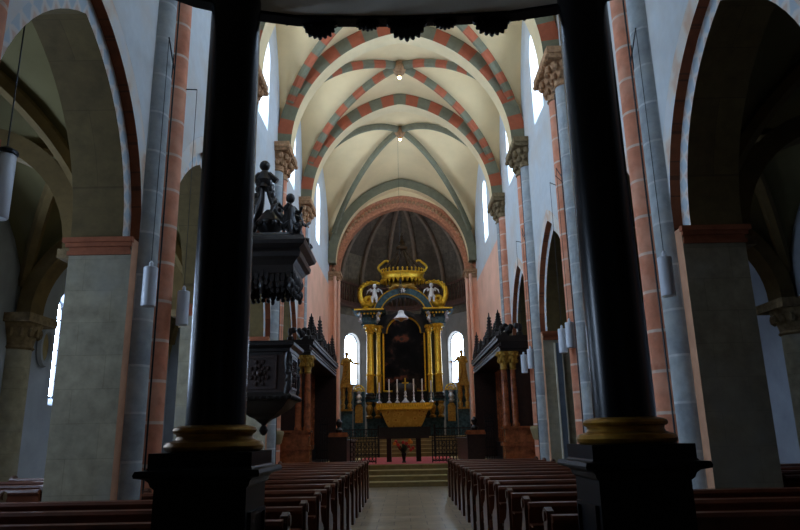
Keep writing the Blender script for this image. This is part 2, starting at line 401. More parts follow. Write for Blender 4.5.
# engaged columns: pairs of half shafts on each pier
def engaged(sgn, k, zlow=0.):
    sidew = 'left' if sgn < 0 else 'right'
    lab = {1:'paired grey and pink shafts on the nearest %s pier, beside the big dark arch',
           2:'paired grey and pink shafts on the second %s pier, partly behind the black column' if sgn < 0 else 'paired pink and grey shafts on the second %s pier, just past the black column',
           3:'paired pink and grey shafts on the third %s pier, next to the choir stall end',
           4:'paired pink and grey shafts rising above the %s choir stalls',
           0:'paired shafts on the %s pier beside the loft', -1:'paired shafts on the %s pier under the loft'}[k] % sidew
    y = P(k); x = sgn*XN; t = thing('engaged_column', lab, 'column', (x, y, zlow), 'engaged columns along the nave')
    order = [(-.36, M_GRAYS), (.36, M_PINKS)] if k < 4 else [(-.36, M_PINKS), (.36, M_GRAYS)]
    if sgn > 0 and k == 4: order = [(-.36, M_PINKS), (.36, M_GRAYS)]
    a0 = PI/2 if sgn > 0 else -PI/2
    for dy, m in order:
        b = MB(); b.lathe([(.21, 0 if zlow else .55), (.21, 9.75-zlow if zlow else 9.75)], (x, y+dy, zlow), 14, a0=a0, a1=a0+PI); b.build('shaft', m, t, smooth=True)
        if k == 3 and m is M_PINKS:
            b = MB(); b.lathe([(.22,1.42),(.25,1.46),(.3,1.68),(.32,1.74),(.3,1.8),(.22,1.82)], (x, y+dy, 0), 14, a0=a0, a1=a0+PI); b.build('console', M_TAN, t, smooth=True)
        if not zlow:
            b = MB(); b.lathe([(.28,0),(.28,.3),(.25,.34),(.27,.4),(.25,.47),(.22,.55)], (x, y+dy, 0), 14, a0=a0, a1=a0+PI); b.build('base', M_TAN, t, smooth=True)
        else:
            b = MB(); b.lathe([(.05,-.35),(.16,-.2),(.26,-.05),(.26,0)], (x, y+dy, zlow), 14, a0=a0, a1=a0+PI); b.build('corbel', M_TAN, t, smooth=True)
    b = MB()   # capital
    for dy, m in order:
        b.lathe([(.22,9.72),(.25,9.75),(.22,9.79),(.24,9.95),(.31,10.15),(.38,10.32)], (x, y+dy, 0), 14, a0=a0, a1=a0+PI)
        for row, (rr, zz, sz) in enumerate(((.27,9.98,.075),(.36,10.2,.095))):
            for q in range(5):
                a = a0+PI*(q+.5*(row % 2)+.4)/5.2; b.ball((x+rr*cos(a), y+dy+rr*sin(a), zz), (sz,sz,sz*1.25), 7)
    b.build('capital', M_CAP if k < 3 or sgn < 0 else M_CAPD, t, smooth=True)
    b = MB(); xs = sorted((x, x-sgn*.46)); b.box(xs[0], xs[1], y-.84, y+.84, 10.44, 10.6)
    xs = sorted((x, x-sgn*.42)); b.box(xs[0], xs[1], y-.8, y+.8, 10.32, 10.44)
    for q in range(9):
        b.ball((x-sgn*.44, y-.78+q*.195, 10.38), (.06,.075,.07), 6)
    b.build('abacus', M_CAP if k < 3 or sgn < 0 else M_CAPD, t)
    c = MB(); c.tube([(x-sgn*.175, y-.13, max(zlow, .0)+.1), (x-sgn*.175, y-.13, 9.7)], .014, 5); c.build('cable', M_IRON, t)
    return t
for sgn in (-1, 1):
    for k in range(-1, 5): engaged(sgn, k, 5.3 if k == 4 else 0)

# ------------------------------------------------------------------ nave vault
def vault_bay(b, x0, x1, y0, y1, A, bulge=0, n=18):
    xc, yc, hx, hy = (x0+x1)/2, (y0+y1)/2, (x1-x0)/2, (y1-y0)/2
    us = [-1+2*i/n for i in range(n+1)]
    # finer towards the springing
    us = [math.copysign(1-(1-abs(u))**1.35, u) for u in us]
    vs = []
    for v in us:
        for u in us:
            z = A.z(min(abs(u), abs(v))*A.a)+bulge*(1-u*u)*(1-v*v); vs.append((xc+hx*u, yc+hy*v, z))
    m = n+1
    b.add(vs, [(i*m+j, (i+1)*m+j, (i+1)*m+j+1, i*m+j+1) for i in range(n) for j in range(n)])
b = MB()
for k in range(-2, 4): vault_bay(b, -XN, XN, P(k), P(k+1), VAU, .02)
vault_bay(b, -XN, XN, P(4), YC, VAU, .9)
tag(b.build('ceiling', M_VAULT, smooth=True, fix=False), 'cream plastered pointed rib vault over the nave', 'ceiling', kind='structure')

T = [0]
def trim(b, mats, label, cat, smooth=False):
    T[0] += 1
    return tag(b.build('trim_%d' % (T[0]+20), mats, smooth=smooth), label, cat, kind='structure')
# transverse arches with alternating voussoirs
def transverse(y, w, striped, label, a=3.55, rise=4.13, zs=10.6, d=.48, n=25, sof=M_SOFF, gray=M_VGRAY, red=M_VRED):
    Ai, Ao = Arch(a, rise, zs), Arch(a, rise, zs, d)
    def at(A, s):  # s in -1..1 by angle share, spring to crown
        t1 = math.acos(A.c/A.rho); t = t1*(1-abs(s)); u = A.rho*cos(t)-A.c
        return (math.copysign(u, s), A.zs+A.rho*sin(t))
    b = MB(); sub = 3
    for i in range(n):
        mi = (1 if i % 2 else 0) if striped else 0
        for j in range(sub):
            s0, s1 = -1+2*(i+j/sub)/n, -1+2*(i+(j+1)/sub)/n
            p0, p1, q0, q1 = at(Ai, s0), at(Ai, s1), at(Ao, s0), at(Ao, s1)
            for yy in (y-w/2, y+w/2):
                b.add([(p0[0],yy,p0[1]),(p1[0],yy,p1[1]),(q1[0],yy,q1[1]),(q0[0],yy,q0[1])], [(0,1,2,3)], mi)
            b.add([(p0[0],y-w/2,p0[1]),(p1[0],y-w/2,p1[1]),(p1[0],y+w/2,p1[1]),(p0[0],y+w/2,p0[1])], [(0,1,2,3)], 2)
    trim(b, [gray, red, sof], label, 'arch')
for k, lab in ((-1,'transverse vault arch under the west bays'),(0,'transverse vault arch above the loft'),(1,'striped transverse vault arch nearest the loft'),(2,'red and grey striped transverse arch of the second bay'),
               (3,'red and grey striped transverse vault arch just behind the loft fringe'),(4,'red and grey striped transverse vault arch between the two lit bosses')):
    transverse(P(k), .62, True, lab)
transverse(YC-.4, .5, False, 'plain grey transverse vault arch before the apse', rise=4.25)

# diagonal ribs
def ribs(y0, y1, striped, bulge, label, boss):
    yc, hy = (y0+y1)/2, (y1-y0)/2; b = MB()
    for sx in (-1, 1):
        for sy in (-1, 1):
            N = 40; pts = []
            for i in range(N+1):
                s = 1-(i/N)**1.15 if False else cos(PI/2*i/N)
                s = .93*s
                z = VAU.z(s*3.97)+bulge*(1-s*s)**2
                pts.append(Vector((sx*3.97*s, yc+sy*hy*s, z-.02)))
            tdir = Vector((sx*3.97, sy*hy, 0)).normalized(); side = Vector((-tdir.y, tdir.x, 0))*.12
            for i in range(N):
                mi = (1 if (i//3) % 2 else 0) if striped else 0
                ps = []
                for p, pp, pn in ((pts[i], pts[max(i-1,0)], pts[i+1]), (pts[i+1], pts[i], pts[min(i+2,N)])):
                    t = (pn-pp).normalized(); nn = side.normalized().cross(t).normalized()
                    if nn.z > 0: nn = -nn
                    if abs(nn.z) < .2 and nn.dot(tdir) > 0: nn = -nn
                    ps.append([p-side, p-side*.9+nn*.16, p-side*.35+nn*.25, p+side*.35+nn*.25, p+side*.9+nn*.16, p+side])
                b.add(ps[0]+ps[1], [(j, j+1, 7+j, 6+j) for j in range(5)], mi)
    ztop = VAU.z(0)+bulge
    b.lathe([(.05,-.5),(.15,-.47),(.22,-.36),(.26,-.22),(.24,.0)], (0,yc,ztop), 14, mi=2)
    trim(b, [M_VGRAY, M_VRED, M_CAP], label, 'vault ribs')
    if boss:
        t = thing('boss_lamp', boss, 'lamp', (0,yc,ztop-.5), 'lamps at the vault bosses')
        q = MB(); q.lathe([(.03,-.0),(.05,-.02),(.09,-.05),(.09,-.08)], (0,yc,ztop-.5), 12); q.build('holder', M_BRASS, t, smooth=True)
        q = MB(); q.ball((0,yc,ztop-.6), .065, 12); q.build('bulb', M_BULB, t, smooth=True)
bl = {2:None, 3:'small glowing bulb under the nearer vault boss of striped ribs'}
for k in range(-2, 4): ribs(P(k), P(k+1), True, .02, 'red and grey striped diagonal ribs of the %s vault bay' % ['first','second','third','fourth','fifth','sixth'][k+2], bl.get(k))
ribs(P(4), YC-.4, False, .9, 'plain grey diagonal ribs of the choir vault bay', 'small glowing bulb under the farther vault boss of plain grey ribs')

# ------------------------------------------------------------------ aisles
def aisle(side, sgn):
    xo = sgn*XO; b = MB(); WA = Arch(.5, .55, 4.9)
    ys_all = [P(k) for k in range(-2, 5)]
    nwin = []
    for k in range(-2, 4):
        yc = (P(k)+P(k+1))/2; haswin = sgn < 0 and k >= 0
        yc -= .32 if haswin else 0
        ys = sorted(set([P(k), P(k+1)]+[yc+u for u, z in WA.pts(6)]))
        for ya, yb in zip(ys, ys[1:]):
            ym = (ya+yb)/2-yc
            if haswin and abs(ym) < WA.a:
                b.add([(xo,ya,0),(xo,yb,0),(xo,yb,2.5),(xo,ya,2.5)], [(0,1,2,3)])
                b.add([(xo,ya,WA.z(ya-yc)),(xo,yb,WA.z(yb-yc)),(xo,yb,8),(xo,ya,8)], [(0,1,2,3)])
            else: b.add([(xo,ya,0),(xo,yb,0),(xo,yb,8),(xo,ya,8)], [(0,1,2,3)])
        if haswin:
            prof = [(-WA.a,2.5)]+WA.pts(6)+[(WA.a,2.5)]; xw = sgn*(XO+.4)
            inn = [(-.36,2.75)]+[(u*.72, 4.9+(z-4.9)*.72) for u, z in WA.pts(6)]+[(.36,2.75)]
            for i in range(len(prof)):
                j = (i+1) % len(prof)
                b.add([(xo,yc+prof[i][0],prof[i][1]),(xo,yc+prof[j][0],prof[j][1]),(xw,yc+inn[j][0],inn[j][1]),(xw,yc+inn[i][0],inn[i][1])], [(0,1,2,3)])
            nwin.append((yc, xw-sgn*.01, inn))
    for yy in (YW, P(4)):
        x0, x1 = sorted((sgn*XA, xo)); b.add([(x0,yy,0),(x1,yy,0),(x1,yy,8),(x0,yy,8)], [(0,1,2,3)])
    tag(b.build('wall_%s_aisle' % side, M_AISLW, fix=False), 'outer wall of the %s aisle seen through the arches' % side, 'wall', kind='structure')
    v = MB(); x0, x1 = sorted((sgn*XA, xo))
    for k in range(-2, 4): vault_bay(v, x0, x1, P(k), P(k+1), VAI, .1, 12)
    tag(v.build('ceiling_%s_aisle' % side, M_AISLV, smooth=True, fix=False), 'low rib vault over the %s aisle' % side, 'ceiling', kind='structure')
    for i, (yc, xw, inn) in enumerate(nwin):
        t = thing('window_%d' % (20+i+(10 if sgn > 0 else 0)), '%s leaded window in the %s aisle wall' % (ORD[i]+' from the west', side), 'window', (xw, yc, 2.75), kind='structure')
        q = MB(); q.add([(xw,yc+u,z) for u, z in inn], [tuple(range(len(inn)))]); q.build('pane', M_PANEL, t, fix=False)
        f = MB(); xi = xw-sgn*.03
        f.tube([(xi,yc+u,z) for u, z in inn]+[(xi,yc+inn[0][0],inn[0][1])], .03, 4)
        for zz in (3.15,3.55,3.95,4.35,4.75,5.05): f.box(min(xi,xi-sgn*.02), max(xi,xi-sgn*.02), yc-.35, yc+.35, zz-.012, zz+.012)
        for yy in (-.12,.12): f.box(min(xi,xi-sgn*.02), max(xi,xi-sgn*.02), yc+yy-.01, yc+yy+.01, 2.75, 5.1)
        f.build('leading', M_LEAD, t)
    xm = (x0+x1)/2
    for k in range(-1, 4):
        Ai, Ao = Arch(1.6,1.8,4.45), Arch(1.6,1.8,4.45,.32)
        r = MB(); p, q = Ai.pts(12), Ao.pts(12); y = P(k); w = .55
        for i in range(len(p)-1):
            for yy in (y-w/2, y+w/2): r.add([(xm+p[i][0],yy,p[i][1]),(xm+p[i+1][0],yy,p[i+1][1]),(xm+q[i+1][0],yy,q[i+1][1]),(xm+q[i][0],yy,q[i][1])], [(0,1,2,3)])
            r.add([(xm+p[i][0],y-w/2,p[i][1]),(xm+p[i+1][0],y-w/2,p[i+1][1]),(xm+p[i+1][0],y+w/2,p[i+1][1]),(xm+p[i][0],y+w/2,p[i][1])], [(0,1,2,3)])
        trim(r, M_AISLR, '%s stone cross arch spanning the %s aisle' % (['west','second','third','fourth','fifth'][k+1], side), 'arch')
    for k in range(-2, 4):
        r = MB(); yc = (P(k)+P(k+1))/2
        for sx in (-1, 1):
            for sy in (-1, 1):
                pts = []
                for i in range(17):
                    s = .96*cos(PI/2*i/16); pts.append((xm+sx*1.99*s, yc+sy*L/2*s, VAI.z(s*1.99)+.1*(1-s*s)**2-.1))
                r.tube(pts, .14, 6)
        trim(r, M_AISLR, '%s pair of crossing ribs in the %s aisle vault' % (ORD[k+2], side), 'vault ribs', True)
    for k in range(-1, 4):
        # half column on the outer wall with carved capital, and a corbel capital on the pier
        t = thing('aisle_half_column', 'stone half column with block capital on the %s aisle wall, %s from the west' % (side, ORD[k+1]), 'column', (xo, P(k), 0), 'half columns on the aisle walls')
        a0 = PI/2 if sgn > 0 else -PI/2
        c = MB(); c.lathe([(.34,.35),(.34,3.65)], (xo,P(k),0), 16, a0=a0, a1=a0+PI); c.build('shaft', M_PIER, t, smooth=True)
        c = MB(); c.lathe([(.46,0),(.46,.2),(.4,.27),(.42,.32),(.34,.36)], (xo,P(k),0), 16, a0=a0, a1=a0+PI); c.build('base', M_PIER, t, smooth=True)
        c = MB(); c.lathe([(.35,3.63),(.39,3.67),(.35,3.72),(.38,3.85),(.48,4.1),(.52,4.2)], (xo,P(k),0), 16, a0=a0, a1=a0+PI)
        for q in range(7):
            a = a0+PI*(q+.5)/7; c.ball((xo+.46*cos(a), P(k)+.46*sin(a), 4.0), (.07,.07,.12), 6)
        xs = sorted((xo, xo-sgn*.58)); c.box(xs[0], xs[1], P(k)-.6, P(k)+.6, 4.2, 4.4)
        c.build('capital', M_CAPD, t, smooth=True)
        xa = sgn*XA; a1 = a0+PI
        t = thing('pier_corbel', 'small carved corbel capital on the aisle face of the %s pier, %s from the west' % (side, ORD[k+1]), 'corbel', (xa, P(k), 4.2), 'corbels on the aisle faces of the piers')
        c = MB(); c.lathe([(.06,3.7),(.14,3.8),(.2,4.0),(.3,4.2),(.34,4.28)], (xa,P(k),0), 12, a0=a1, a1=a1+PI)
        for q in range(5):
            a = a1+PI*(q+.5)/5; c.ball((xa+.26*cos(a), P(k)+.26*sin(a), 4.12), .06, 6)
        c.build('bell', M_CAPD, t, smooth=True); t['kind'] = 'structure'
        c = MB(); xs = sorted((xa, xa+sgn*.38)); c.box(xs[0], xs[1], P(k)-.42, P(k)+.42, 4.28, 4.42); c.build('abacus', M_CAPD, t)
aisle('left', -1); aisle('right', 1)
t = thing('wall_memorial', 'oval stone memorial on the left aisle wall next to the half column', 'plaque', (-XO, 15.95, 3.85))
b = MB()
b.tube([(-XO+.05, 15.95+.25*cos(a), 3.85+.42*sin(a)) for a in [2*PI*k/24 for k in range(25)]], .08, 6); b.build('rim', M_AISLW, t, smooth=True)
b = MB(); b.prism([(15.95+.22*cos(a), 3.85+.38*sin(a)) for a in [2*PI*k/24 for k in range(24)]], -XO, -XO+.05, 'x'); b.build('plate', M_TAN, t)
# grey painted pilaster strips on the west jambs of the third piers
for sgn in (1,):
    t = thing('pilaster_strip', 'narrow blue-grey pilaster with pale edges on the third right pier jamb', 'pilaster', (4.35, P(3)-.76, 0))
    b = MB(); b.box(4.3, 4.46, P(3)-.9, P(3)-.8, 0, 4.1); b.build('strip', M_GREYP, t)
    for x in (4.27, 4.46):
        b = MB(); b.box(x, x+.03, P(3)-.91, P(3)-.8, 0, 4.1); b.build('edge', M_PALE, t)

# ------------------------------------------------------------------ steps and choir platform
for i in range(4):
    b = MB(); y = 22.35+.36*i; ye = 39.2; b.box(-XN+.02, XN-.02, y, ye, .165*i, .165*(i+1)-.03); b.box(-XN+.02, XN-.02, y-.03, ye, .165*(i+1)-.03, .165*(i+1), 1)
    tag(b.build('trim_%d' % (80+i), [M_STEP, M_NOSE]), '%s stone step up to the choir platform, counted from the floor' % ORD[i], 'step', kind='structure')
ZP = .66
for i in range(5):
    b = MB(); y = 31.5+.32*i; b.box(-3.2, 3.2, y, 39, ZP+.18*i, ZP+.18*(i+1)-.03); b.box(-3.2, 3.2, y-.03, 39, ZP+.18*(i+1)-.03, ZP+.18*(i+1), 1)
    tag(b.build('trim_%d' % (90+i), [M_STEP, M_NOSE]), '%s yellow stone step below the high altar, counted from the carpet' % ORD[i], 'step', kind='structure')
ZA = ZP+.9
b = MB(); b.box(-1.88, 1.88, 23.5, 30.9, ZP, ZP+.012); tag(b.build('carpet', M_CARP), 'rose red carpet on the choir platform under the table', 'carpet')

# ------------------------------------------------------------------ chancel arch and apse
CA_a, CA_r, CA_z = 3.42, 3.75, 10.15
def chancel():
    Ai = Arch(CA_a, CA_r, CA_z); rings = [0, .16, .5, .62, .95]
    b = MB(); y0, y1 = YC-.15, YC+.55
    ar = [Arch(CA_a, CA_r, CA_z, d).pts(16) for d in rings]
    ydepth = [y0+.18, y0+.12, y0+.05, y0, y0]
    for r in range(len(rings)-1):
        p, q = ar[r], ar[r+1]
        for i in range(len(p)-1):
            b.add([(p[i][0],ydepth[r],p[i][1]),(p[i+1][0],ydepth[r],p[i+1][1]),(q[i+1][0],ydepth[r],q[i+1][1]),(q[i][0],ydepth[r],q[i][1])], [(0,1,2,3)], [0,1,0,2][r])
            if r: b.add([(p[i][0],ydepth[r],p[i][1]),(p[i+1][0],ydepth[r],p[i+1][1]),(p[i+1][0],ydepth[r-1],p[i+1][1]),(p[i][0],ydepth[r-1],p[i][1])], [(0,1,2,3)], 0)
    p = ar[0]
    for i in range(len(p)-1):
        b.add([(p[i][0],ydepth[0],p[i][1]),(p[i+1][0],ydepth[0],p[i+1][1]),(p[i+1][0],y1,p[i+1][1]),(p[i][0],y1,p[i][1])], [(0,1,2,3)], 0)
    # carved tooth ornament along the archivolt
    mid = Arch(CA_a, CA_r, CA_z, .33).pts(26)
    for i in range(len(mid)):
        b.ball((mid[i][0], y0+.1, mid[i][1]), (.11,.07,.11), 6, 3)
    trim(b, [M_PINKW, M_PINKW, M_SOFF, M_CAP], 'carved pink archivolt of the chancel arch framing the altar crown', 'arch')
    # wall above the arch
    w = MB(); o = Arch(CA_a, CA_r, CA_z, .95)
    xs = sorted(set([-XN, XN]+[-XN+2*XN*i/40 for i in range(41)]+[u for u, z in o.pts(16) if abs(u) <= XN]))
    for xa, xb in zip(xs, xs[1:]):
        w.add([(xa,y0,o.z(xa)),(xb,y0,o.z(xb)),(xb,y0,VAU.z(xb)+.4),(xa,y0,VAU.z(xa)+.4)], [(0,1,2,3)])
    tag(w.build('wall_chancel', M_SOFF, fix=False), 'cream wall over the carved chancel arch', 'wall', kind='structure')
    for sgn in (-1, 1):
        t = thing('chancel_pilaster', '%s salmon stone pilaster carrying the chancel arch' % ('left-hand' if sgn < 0 else 'right-hand'), 'pilaster', (sgn*3.7, YC, ZP), 'chancel arch pilasters')
        c = MB(); xs = sorted((sgn*3.42, sgn*(XN-.005))); c.box(xs[0], xs[1], y0, y1, ZP, 9.9)
        xs = sorted((sgn*3.6, sgn*(XN-.005))); c.box(xs[0], xs[1], y0-.25, y0, ZP, 9.9)
        c.lathe([(.1,ZP),(.1,9.9)], (sgn*3.45, y0-.02, 0), 10); c.lathe([(.1,ZP),(.1,9.9)], (sgn*3.62, y0-.27, 0), 10)
        c.build('shaft', M_SALM, t, smooth=True)
        c = MB()
        for d, z0, z1 in ((.03,9.7,9.78),(.0,9.78,9.9),(.07,9.9,10.0),(.13,10.0,10.15)):
            xs = sorted((sgn*(3.42-d), sgn*(XN-.005))); c.box(xs[0], xs[1], y0-.3-d, y1, z0, z1)
        for q in range(4): c.ball((sgn*3.4, y0-.3+.2*q, 9.85), .09, 6)
        c.build('capital', M_CAP, t)
chancel()
AC, AR = Vector((0, YC+.55, 0)), 4.05
FAC = 7
AW = Arch(.64, .65, 6.75)              # apse window head
def apse():
    fa = [PI*k/FAC for k in range(FAC+1)]      # facets from +x round to -x
    b = MB(); d = MB(); n = 0; ZS = 9.9
    win = []
    for k in range(FAC):
        p0 = Vector((AR*cos(fa[k]), AC.y+AR*sin(fa[k]), 0)); p1 = Vector((AR*cos(fa[k+1]), AC.y+AR*sin(fa[k+1]), 0))
        m = (p0+p1)/2; t = (p1-p0).normalized(); half = (p1-p0).length/2; nrm = Vector((m.x, m.y-AC.y, 0)).normalized()
        def W(u, z, dd=0, m=m, t=t, nrm=nrm, sh=(.2 if k == 1 else -.2 if k == 5 else 0)): q = m+t*(u+(sh if abs(u) < half-1e-4 else 0))+nrm*dd; return (q.x, q.y, z)
        has = k in (1, 5)
        us = sorted(set([-half, half]+([u for u, z in AW.pts(8)] if has else [])))
        for ua, ub in zip(us, us[1:]):
            if has and abs((ua+ub)/2) < AW.a:
                b.add([W(ua,0),W(ub,0),W(ub,4.2),W(ua,4.2)], [(0,1,2,3)], 1)
                b.add([W(ua,AW.z(ua)),W(ub,AW.z(ub)),W(ub,8.4),W(ua,8.4)], [(0,1,2,3)], 1)
            else: b.add([W(ua,0),W(ub,0),W(ub,8.4),W(ua,8.4)], [(0,1,2,3)], 1)
        b.add([W(-half,8.4),W(half,8.4),W(half,ZS),W(-half,ZS)], [(0,1,2,3)], 0)
        if has:
            prof = [(-AW.a,4.2)]+AW.pts(8)+[(AW.a,4.2)]; inn = [(-.56,4.5)]+[(u*.875, 6.75+(z-6.75)*.875) for u, z in AW.pts(8)]+[(.56,4.5)]
            for i in range(len(prof)):
                j = (i+1) % len(prof)
                b.add([W(*prof[i]),W(*prof[j]),W(*inn[j],.22),W(*inn[i],.22)], [(0,1,2,3)], 1)
            win.append((W, inn, k))
        # half dome
        N = 10
        for i in range(N):
            def D(kk, s):
                r = AR*cos(PI/2*s); z = ZS+(14.5-ZS)*sin(PI/2*s)
                return (r*cos(fa[kk]), AC.y+r*sin(fa[kk]), z)
            b.add([D(k,i/N),D(k+1,i/N),D(k+1,(i+1)/N),D(k,(i+1)/N)], [(0,1,2,3)], 0)
    # piece behind the chancel arch closing the gap
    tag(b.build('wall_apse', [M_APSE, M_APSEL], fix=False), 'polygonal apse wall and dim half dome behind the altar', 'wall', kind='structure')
    for W, inn, k in win:
        t = thing('window_%d' % (50+k), {1:'bright round-headed apse window right of the altar columns',5:'bright round-headed apse window left of the altar columns'}[k], 'window', W(0,4.5,.21), kind='structure')
        q = MB(); q.add([W(u,z,.21) for u, z in inn], [tuple(range(len(inn)))]); q.build('pane', M_PANEA, t, fix=False)
        f = MB(); f.tube([W(u,z,.19) for u, z in inn]+[W(*inn[0],.19)], .025, 4); f.build('frame', M_LEAD, t)
    r = MB()
    for k in range(1, FAC):
        pts = []
        for i in range(15):
            s = i/14; rr = (AR-.1)*cos(PI/2*s); pts.append((rr*cos(fa[k]), AC.y+rr*sin(fa[k]), 9.9+4.5*sin(PI/2*s)))
        r.tube(pts, .13, 6)
    trim(r, M_APRIB, 'radiating stone ribs of the dim apse dome', 'vault ribs', True)
    # gallery with balusters along the apse wall
    t = thing('apse_gallery', 'dark wooden gallery balustrade curving round the apse behind the altar', 'balustrade', (0, AC.y, 9))
    R1 = 3.55
    def arc(r, z0, z1, dr, bb):
        a = [PI*.04+PI*.92*i/28 for i in range(29)]; vs = []
        for x in a:
            for rr, zz in ((r,z0),(r+dr,z0),(r+dr,z1),(r,z1)): vs.append((rr*cos(x), AC.y+rr*sin(x), zz))
        bb.add(vs, [(i*4+j, i*4+(j+1) % 4, (i+1)*4+(j+1) % 4, (i+1)*4+j) for i in range(28) for j in range(4)])
    q = MB(); arc(R1, 8.85, 9.1, .45, q); q.build('floor_beam', M_GALW, t)
    q = MB(); arc(R1, 10.1, 10.22, .12, q); q.build('handrail', M_GALW, t)
    for i in range(40):
        a = PI*.05+PI*.9*i/39
        q = MB(); q.lathe([(.035,9.1),(.05,9.3),(.03,9.5),(.055,9.75),(.03,9.95),(.04,10.1)], ((R1+.06)*cos(a), AC.y+(R1+.06)*sin(a), 0), 6); q.build('baluster', M_GALW, t, smooth=True)
apse()
b = MB(); b.add([(-XO,YC+.56,0),(-4.0,YC+.56,0),(-4.0,YC+.56,16),(-XO,YC+.56,16)], [(0,1,2,3)]); b.add([(XO,YC+.56,0),(4.0,YC+.56,0),(4.0,YC+.56,16),(XO,YC+.56,16)], [(0,1,2,3)])
tag(b.build('wall_east', M_WALL, fix=False), 'east wall either side of the apse', 'wall', kind='structure')


# ------------------------------------------------------------------ pews
PEW_Y = [5.8+1.05*k for k in range(13)]
ENDP = [(0,0),(.46,0),(.47,.08),(.43,.3),(.46,.5),(.4,.6),(.22,.66),(.13,.78),(.12,.86),(.15,.92),(.13,.98),(.06,1.0),(-.01,.975),(-.035,.92),(-.01,.86),(-.03,.6),(-.02,.3)]
PEWMESH = {}
def pew_parts(x0, x1, root):
    """bench facing east; back at local y=0, x range given"""
    def part(name, b, m):
        b.build(name, m, root, world=False)
    b = MB()
    b.add([(x0,-.03,.5),(x1,-.03,.5),(x1,.03,.5),(x0,.03,.5),(x0,-.075,.9),(x1,-.075,.9),(x1,-.04,.9),(x0,-.04,.9)], [(0,3,2,1),(4,5,6,7),(0,1,5,4),(1,2,6,5),(2,3,7,6),(3,0,4,7)])
    b.box(x0, x1, -.05, -.02, .32, .42); part('backrest', b, M_WOOD)
    b = MB(); b.prism([(-.1,.89),(-.015,.89),(-.005,.91),(-.01,.945),(-.05,.955),(-.095,.945),(-.11,.915)], x0, x1, 'x'); part('top_rail', b, M_WOOD)
    b = MB(); b.box(x0, x1, 0, .4, .43, .465); b.box(x0, x1, .36, .39, .36, .43); part('seat', b, M_WOOD)
    b = MB(); b.box(x0, x1, -.24, -.08, .74, .76); part('book_ledge', b, M_WOOD)
    b = MB(); b.box(x0, x1, -.36, -.2, .14, .17); b.box(x0, x1, -.3, -.26, 0, .14); part('kneeler', b, M_WOODE)
    for xe in (x0, x1):
        lo, hi = (xe-.03, xe+.03)
        b = MB(); b.prism(ENDP, lo, hi, 'x'); e = b.build('bench_end', M_WOODE, root, world=False)
        b = MB(); b.tube([(lo-.014,.06,.93),(hi+.014,.06,.93)], .045, 10); b.build('end_scroll', M_WOODE, e, world=False)
GN = {-1:'left', 1:'right'}
for sgn in (-1, 1):
    proto = {}
    for k in range(13):
        long_ = k < 3
        key = long_
        xa, xb = (1.1, 4.9) if long_ else (1.1, 3.45)
        x0, x1 = sorted((sgn*xa, sgn*xb))
        lab = 'red-brown oak pew in the %s nave block, %s row from the altar steps' % (GN[sgn], ORD[12-k])
        if k == 0: lab = 'nearest red-brown oak pew in the %s nave block, just behind the black column pedestal' % GN[sgn]
        grp = '%s nave pews' % GN[sgn]
        if key not in proto:
            t = thing('pew', lab, 'pew', (0, PEW_Y[k], 0), grp); pew_parts(x0, x1, t); proto[key] = t
        else: dup(proto[key], (0, PEW_Y[k], 0), lab, grp)
    t = None
    for k in range(8):
        x0, x1 = sorted((sgn*(5.35), sgn*7.6)); lab = 'oak pew in the %s aisle, %s row from the front of the aisle' % (GN[sgn], ORD[7-k])
        grp = '%s aisle pews' % GN[sgn]
        if t is None: t = thing('pew', lab, 'pew', (0, PEW_Y[k], 0), grp); pew_parts(x0, x1, t)
        else: dup(t, (0, PEW_Y[k], 0), lab, grp)

# ------------------------------------------------------------------ black columns and loft in the foreground
CY = 5.25; ZL = 5.5
for sgn, cx in ((-1, -1.555), (1, 1.615)):
    t = thing('black_column', 'glossy black marble column on a tall dark pedestal at the %s, carrying the loft' % ('left' if sgn < 0 else 'right'), 'column', (cx, CY, 0), 'black columns under the loft')
    b = MB(); h = .33
    b.box(cx-h, cx+h, CY-h, CY+h, .25, 1.28); ped = b.build('pedestal', M_BLACKW, t)
    b = MB()
    for d, z0, z1 in ((.08,0,.18),(.05,.18,.22),(.03,.22,.25)): b.box(cx-h-d, cx+h+d, CY-h-d, CY+h+d, z0, z1)
    b.build('plinth', M_BLACKW, t)
    b = MB()
    prof = [(.0,1.26),(.02,1.28),(.03,1.31),(.05,1.33),(.07,1.335),(.11,1.345),(.115,1.365),(.105,1.39),(.05,1.395),(.04,1.41),(.04,1.51)]
    vs = []
    for d, z in prof:
        for sx, sy in ((-1,-1),(1,-1),(1,1),(-1,1)): vs.append((cx+sx*(h+d), CY+sy*(h+d), z))
    b.add(vs, [(i*4+j, i*4+(j+1) % 4, i*4+4+(j+1) % 4, i*4+4+j) for i in range(len(prof)-1) for j in range(4)]+[(3,2,1,0), tuple(len(prof)*4-4+j for j in range(4))])
    b.build('pedestal_cornice', M_BLACKW, t)
    for s_ in (-1, 1):       # raised panel mouldings on the sides
        b = MB(); xs = cx+s_*h
        for y0, y1, z0, z1 in ((CY-.26,CY+.26,1.06,1.09),(CY-.26,CY+.26,.4,.43),(CY-.26,CY-.23,.43,1.06),(CY+.23,CY+.26,.43,1.06)):
            x0, x1 = sorted((xs, xs+s_*.025)); b.box(x0, x1, y0, y1, z0, z1)
        b.build('side_moulding', M_BLACKW, ped)
    b = MB(); b.lathe([(.34,1.51),(.365,1.525),(.375,1.55),(.36,1.58),(.32,1.59),(.295,1.6),(.285,1.62),(.29,1.64),(.31,1.65),(.317,1.668),(.305,1.688),(.27,1.7),(.235,1.705)], (cx,CY,0), 40)
    b.build('gilt_base', M_BRASS, t, smooth=True)
    b = MB(); b.lathe([(.228,1.7),(.227,1.9),(.226,3.2),(.222,4.4),(.218,ZL)], (cx,CY,0), 48); b.build('shaft', M_BLACK, t, smooth=True)
